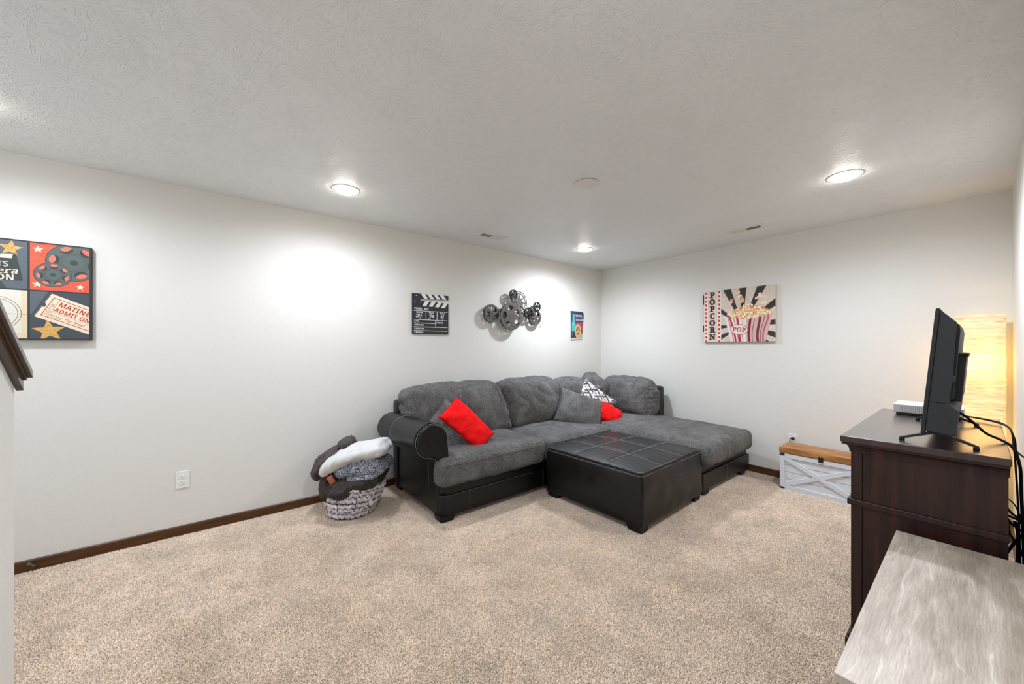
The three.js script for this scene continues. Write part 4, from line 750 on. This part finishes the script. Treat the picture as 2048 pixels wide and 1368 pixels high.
// ------------------------------------------------------------------ television (its screen faces the left wall)
{
  const C = [3.365, TOP, 1.885], t = thing('television', 'black flat television seen edge-on, standing on the dark dresser', 'television', C);
  const LEN = 0.79, zf = LEN / 2;                          // near end at +z
  const body = new THREE.Group(); body.name = 'screen_unit'; body.position.set(-0.043, 0.047, 0); body.rotation.z = -0.082; t.add(body);
  part(body, 'bezel', box(0.011, 0.485, LEN, 0.002, 2).translate(0.0055, 0.2425, 0), M.black);
  part(body, 'screen', new THREE.BoxGeometry(0.001, 0.455, LEN - 0.022).translate(-0.0008, 0.25, 0), M.tvGlass);
  const shell = boxUV(extrude([[0.011, 0.125], [0.06, 0.125], [0.062, 0.2], [0.0665, 0.212], [0.067, 0.226], [0.061, 0.236], [0.055, 0.434], [0.013, 0.478], [0.011, 0.478]], LEN - 0.012, 0.0012).translate(0, 0, -LEN / 2 + 0.006));
  part(body, 'back_shell', shell, M.tvShell);
  part(body, 'back_panel', boxUV(extrude([[0.055, 0.13], [0.07, 0.14], [0.066, 0.405], [0.061, 0.428], [0.052, 0.428]], LEN - 0.1, 0.002).translate(0, 0, -LEN / 2 + 0.05)), M.tvShell);
  part(body, 'lower_box', boxUV(extrude([[0.011, 0.012], [0.074, 0.008], [0.086, 0.016], [0.086, 0.104], [0.06, 0.124], [0.011, 0.124]], LEN - 0.006, 0.002).translate(0, 0, -LEN / 2 + 0.003)), M.tvShell);
  part(body, 'rear_housing', boxUV(extrude([[0.06, 0.125], [0.09, 0.128], [0.088, 0.31], [0.06, 0.31]], 0.52, 0.004).translate(0, 0, -0.26)), M.black);
  for (let i = 0; i < 7; i++) part(body, 'vent_rib', box(0.0035, 0.013, 0.53, 0.001, 1), M.black, [0.064 + i * 0.0045, 0.31, 0]);
  part(body, 'port', new THREE.CylinderGeometry(0.005, 0.005, 0.002, 16).rotateX(Math.PI / 2), M.slot, [0.07, 0.062, zf - 0.0025]);
  for (const z of [0.325, -0.325]) {
    const leg = (s, len, drop) => { const g = new THREE.BoxGeometry(len, 0.012, 0.02, 14, 1, 1), p = g.attributes.position; for (let i = 0; i < p.count; i++) { const f = (p.getX(i) / len + 0.5); p.setX(i, s * f * len); p.setY(i, p.getY(i) * (1 - 0.35 * f) - drop * f); } if (s < 0) { const q = g.index.array; for (let i = 0; i < q.length; i += 3) { const v = q[i]; q[i] = q[i + 1]; q[i + 1] = v; } } g.computeVertexNormals(); return g; };
    part(t, 'stand_leg', leg(-1, 0.1, 0.041), M.tvShell, [-0.005, 0.049, z + 0.01]); part(t, 'stand_leg', leg(1, 0.1, 0.041), M.tvShell, [0.0, 0.049, z + 0.01]);
    part(t, 'stand_neck', box(0.05, 0.02, 0.03, 0.004, 2), M.tvShell, [-0.004, 0.052, z]);
    for (const x of [-0.098, 0.093]) part(t, 'foot_pad', box(0.016, 0.006, 0.022, 0.002, 1).translate(0, 0.003, 0), M.rubber, [x, 0, z + 0.01]);
  }
}
// ------------------------------------------------------------------ projector
{
  const C = [3.29, TOP, 1.318], t = thing('projector', 'white box projector with a slotted grille behind the television', 'projector', C);
  part(t, 'base', box(0.235, 0.016, 0.19, 0.003, 2).translate(0, 0.008, 0), M.black);
  part(t, 'case', box(0.256, 0.045, 0.205, 0.004, 3).translate(0, 0.0375, 0), M.whitePlastic);
  for (let i = 0; i < 30; i++) part(t, 'grille_slot', new THREE.BoxGeometry(0.0022, 0.031, 0.002), std({ color: 0x8a8d92, roughness: 0.7 }), [-0.098 + i * 0.0071, 0.0365, 0.1022]);
  for (let i = 0; i < 22; i++) part(t, 'grille_slot', new THREE.BoxGeometry(0.002, 0.031, 0.0022), std({ color: 0x8a8d92, roughness: 0.7 }), [-0.1278, 0.0365, -0.075 + i * 0.0071]);
  part(t, 'lens_ring', new THREE.CylinderGeometry(0.016, 0.016, 0.006, 24).rotateX(Math.PI / 2), M.black, [0.07, 0.038, -0.104]);
}

// ------------------------------------------------------------------ paper floor lamp
{
  const C = [3.470, 0, 0.175], w = 0.222, h = 1.54, y0 = 0.05, t = thing('floor_lamp', 'tall square rice-paper floor lamp glowing warm yellow in the right corner', 'lamp', C);
  part(t, 'base', boxUV(new RoundedBoxGeometry(w + 0.006, 0.03, w + 0.006, 3, 0.006)).translate(0, 0.015, 0), M.blackWood);
  for (const x of [-1, 1]) for (const z of [-1, 1]) part(t, 'frame_rod', new THREE.CylinderGeometry(0.0028, 0.0028, h - 0.02, 8), M.darkMetal, [x * (w / 2 - 0.014), h / 2 + 0.01, z * (w / 2 - 0.014)]);
  const n = 90, m = 12, pos = [], idx = [];
  const pts = []; for (let k = 0; k < 4; k++) for (let i = 0; i < m; i++) { const f = i / m * 2 - 1; pts.push(k === 0 ? [f, -1] : k === 1 ? [1, f] : k === 2 ? [-f, 1] : [-1, -f]); }
  for (let j = 0; j <= n; j++) for (const [u, v] of pts) { const y = y0 + (h - y0) * j / n, c = 0.0015 * noise(u * 2, y * 18, v * 2) + 0.0009 * noise(u * 4 + 9, y * 50, v * 4), s = 1 - 0.02 * (1 - Math.min(1, Math.abs(u * v) * 1.2)); pos.push(u * w / 2 * s + c * (Math.abs(u) === 1 ? Math.sign(u) : 0), y, v * w / 2 * s + c * (Math.abs(v) === 1 ? Math.sign(v) : 0)); }
  const K = pts.length; for (let j = 0; j < n; j++) for (let i = 0; i < K; i++) { const a = j * K + i, b = j * K + (i + 1) % K; idx.push(a, a + K, b, b, a + K, b + K); }
  const g = new THREE.BufferGeometry(); g.setAttribute('position', new THREE.Float32BufferAttribute(pos, 3)); g.setIndex(idx); g.computeVertexNormals();
  part(t, 'paper_shade', boxUV(g), M.paper);
  part(t, 'stem', new THREE.CylinderGeometry(0.006, 0.006, 1.14, 12).translate(0, 0.6, 0), M.darkMetal);
  for (const y of [1.2, 0.62]) {
    part(t, 'socket', new THREE.CylinderGeometry(0.018, 0.02, 0.05, 16), M.whitePlastic, [0, y - 0.05, 0.02]);
    part(t, 'bulb', new THREE.SphereGeometry(0.03, 20, 14), M.bulb, [0, y, 0.02]);
    const p = new THREE.PointLight(LAMP_COLOR, LAMP_POWER, 0, 2); p.position.set(0, y, 0.02); p.castShadow = true; p.shadow.radius = 1.4; t.add(p);
  }
}

// ------------------------------------------------------------------ cables by the right wall
{
  const cable = (name, label, pts, r) => { const t = thing(name, label, 'cable'); const p0 = pts[0]; t.position.set(...p0); part(t, 'cord', tube(pts.map((p) => [p[0] - p0[0], p[1] - p0[1], p[2] - p0[2]]), r, 120, 8), M.rubber); t.userData.group = undefined; delete t.userData.group; return t; };
  cable('power_cable', 'thick black cable running from the television over the dresser edge to the floor', [[3.385, 1.05, 1.88], [3.428, 1.02, 1.92], [3.45, 1.0, 1.95], [3.485, 0.962, 1.97], [3.520, 0.945, 1.98], [3.545, 0.925, 1.985], [3.562, 0.86, 1.99], [3.566, 0.74, 2.0], [3.57, 0.55, 2.02], [3.572, 0.35, 2.06], [3.57, 0.12, 2.1], [3.565, 0.006, 2.1]], 0.0048);
  cable('video_cable', 'thin black cable from the projector dropping behind the dresser', [[3.42, 0.955, 1.36], [3.46, 0.953, 1.38], [3.505, 0.95, 1.41], [3.535, 0.945, 1.44], [3.558, 0.925, 1.47], [3.565, 0.86, 1.52], [3.57, 0.72, 1.6], [3.572, 0.5, 1.75], [3.572, 0.25, 1.85], [3.57, 0.006, 1.9]], 0.0035);
  cable('power_cable', 'thin black cable curling from the dresser edge towards the right wall', [[3.42, 0.95, 1.33], [3.47, 0.947, 1.36], [3.52, 0.945, 1.44], [3.553, 0.938, 1.56], [3.565, 0.90, 1.62], [3.566, 0.865, 1.68], [3.574, 0.862, 1.78], [3.585, 0.868, 1.9], [3.592, 0.878, 2.02], [3.598, 0.88, 2.1]], 0.003);
  const b = thing('extension_cord', 'tangled black extension cords bundled behind the dresser', 'cord', [3.56, 0, 1.95]);
  const o = [3.56, 0, 1.95], rel = (pts) => pts.map((p) => [p[0] - o[0], p[1] - o[1], p[2] - o[2]]);
  part(b, 'cord', tube(rel([[3.535, 0.66, 1.9], [3.545, 0.652, 1.94], [3.562, 0.646, 1.98], [3.575, 0.642, 2.02], [3.572, 0.615, 2.02], [3.558, 0.61, 1.99], [3.54, 0.618, 1.94], [3.532, 0.63, 1.92], [3.542, 0.64, 1.95], [3.57, 0.635, 2.04], [3.572, 0.5, 2.08], [3.572, 0.3, 2.1], [3.566, 0.008, 2.1]]), 0.0042, 160, 8), M.rubber);
  part(b, 'cord', tube(rel([[3.54, 0.70, 1.92], [3.552, 0.69, 1.95], [3.566, 0.65, 1.98], [3.574, 0.62, 2.02]]), 0.0022, 40, 6), M.rubber);
  part(b, 'cord', tube(rel([[3.534, 0.47, 1.9], [3.548, 0.53, 1.95], [3.562, 0.58, 2.0], [3.574, 0.61, 2.04]]), 0.005, 40, 8), M.rubber);
  part(b, 'cord', tube(rel([[3.534, 0.57, 1.9], [3.548, 0.555, 1.95], [3.564, 0.53, 2.0], [3.578, 0.49, 2.05]]), 0.004, 40, 8), M.rubber);
  part(b, 'cord', tube(rel([[3.552, 0.63, 1.97], [3.558, 0.6, 1.985], [3.559, 0.52, 1.99], [3.556, 0.45, 1.985]]), 0.0055, 40, 8), M.rubber);
  part(b, 'plug', new THREE.LatheGeometry([[0, -0.03], [0.014, -0.03], [0.018, -0.024], [0.019, 0], [0.015, 0.014], [0.008, 0.022], [0, 0.024]].map((p) => new THREE.Vector2(...p)), 18), M.rubber, [3.555 - o[0], 0.425, 1.985 - o[2]]);
}

// ------------------------------------------------------------------ grey console table next to the camera
{
  const x0 = 3.263, x1 = 3.572, z0 = 2.347, z1 = 3.362, y = 0.6, C = [(x0 + x1) / 2, 0, (z0 + z1) / 2], w = x1 - x0, d = z1 - z0;
  const t = thing('console_table', 'narrow console table with a pale grey wood-grain top in the near right corner', 'table', C);
  part(t, 'table_top', box(w, 0.022, d, 0.0018, 2).translate(0, y - 0.011, 0), M.greyWood);
  for (const s of [-1, 1]) { part(t, 'apron', box(0.018, 0.06, d - 0.05, 0.002, 1), M.greyFrame, [s * (w / 2 - 0.022), y - 0.053, 0]); part(t, 'apron', box(w - 0.08, 0.06, 0.018, 0.002, 1), M.greyFrame, [0, y - 0.053, s * (d / 2 - 0.022)]); }
  for (const a of [-1, 1]) for (const b of [-1, 1]) part(t, 'leg', box(0.036, y - 0.022, 0.036, 0.003, 2).translate(0, (y - 0.022) / 2, 0), M.greyFrame, [a * (w / 2 - 0.022), 0, b * (d / 2 - 0.022)]);
  part(t, 'lower_shelf', box(w - 0.04, 0.018, d - 0.04, 0.002, 1).translate(0, 0.16, 0), M.greyFrame);
}

scene.traverse((o) => { if (o.isMesh) o.castShadow = o.receiveShadow = true; });
renderer.render(scene, camera);
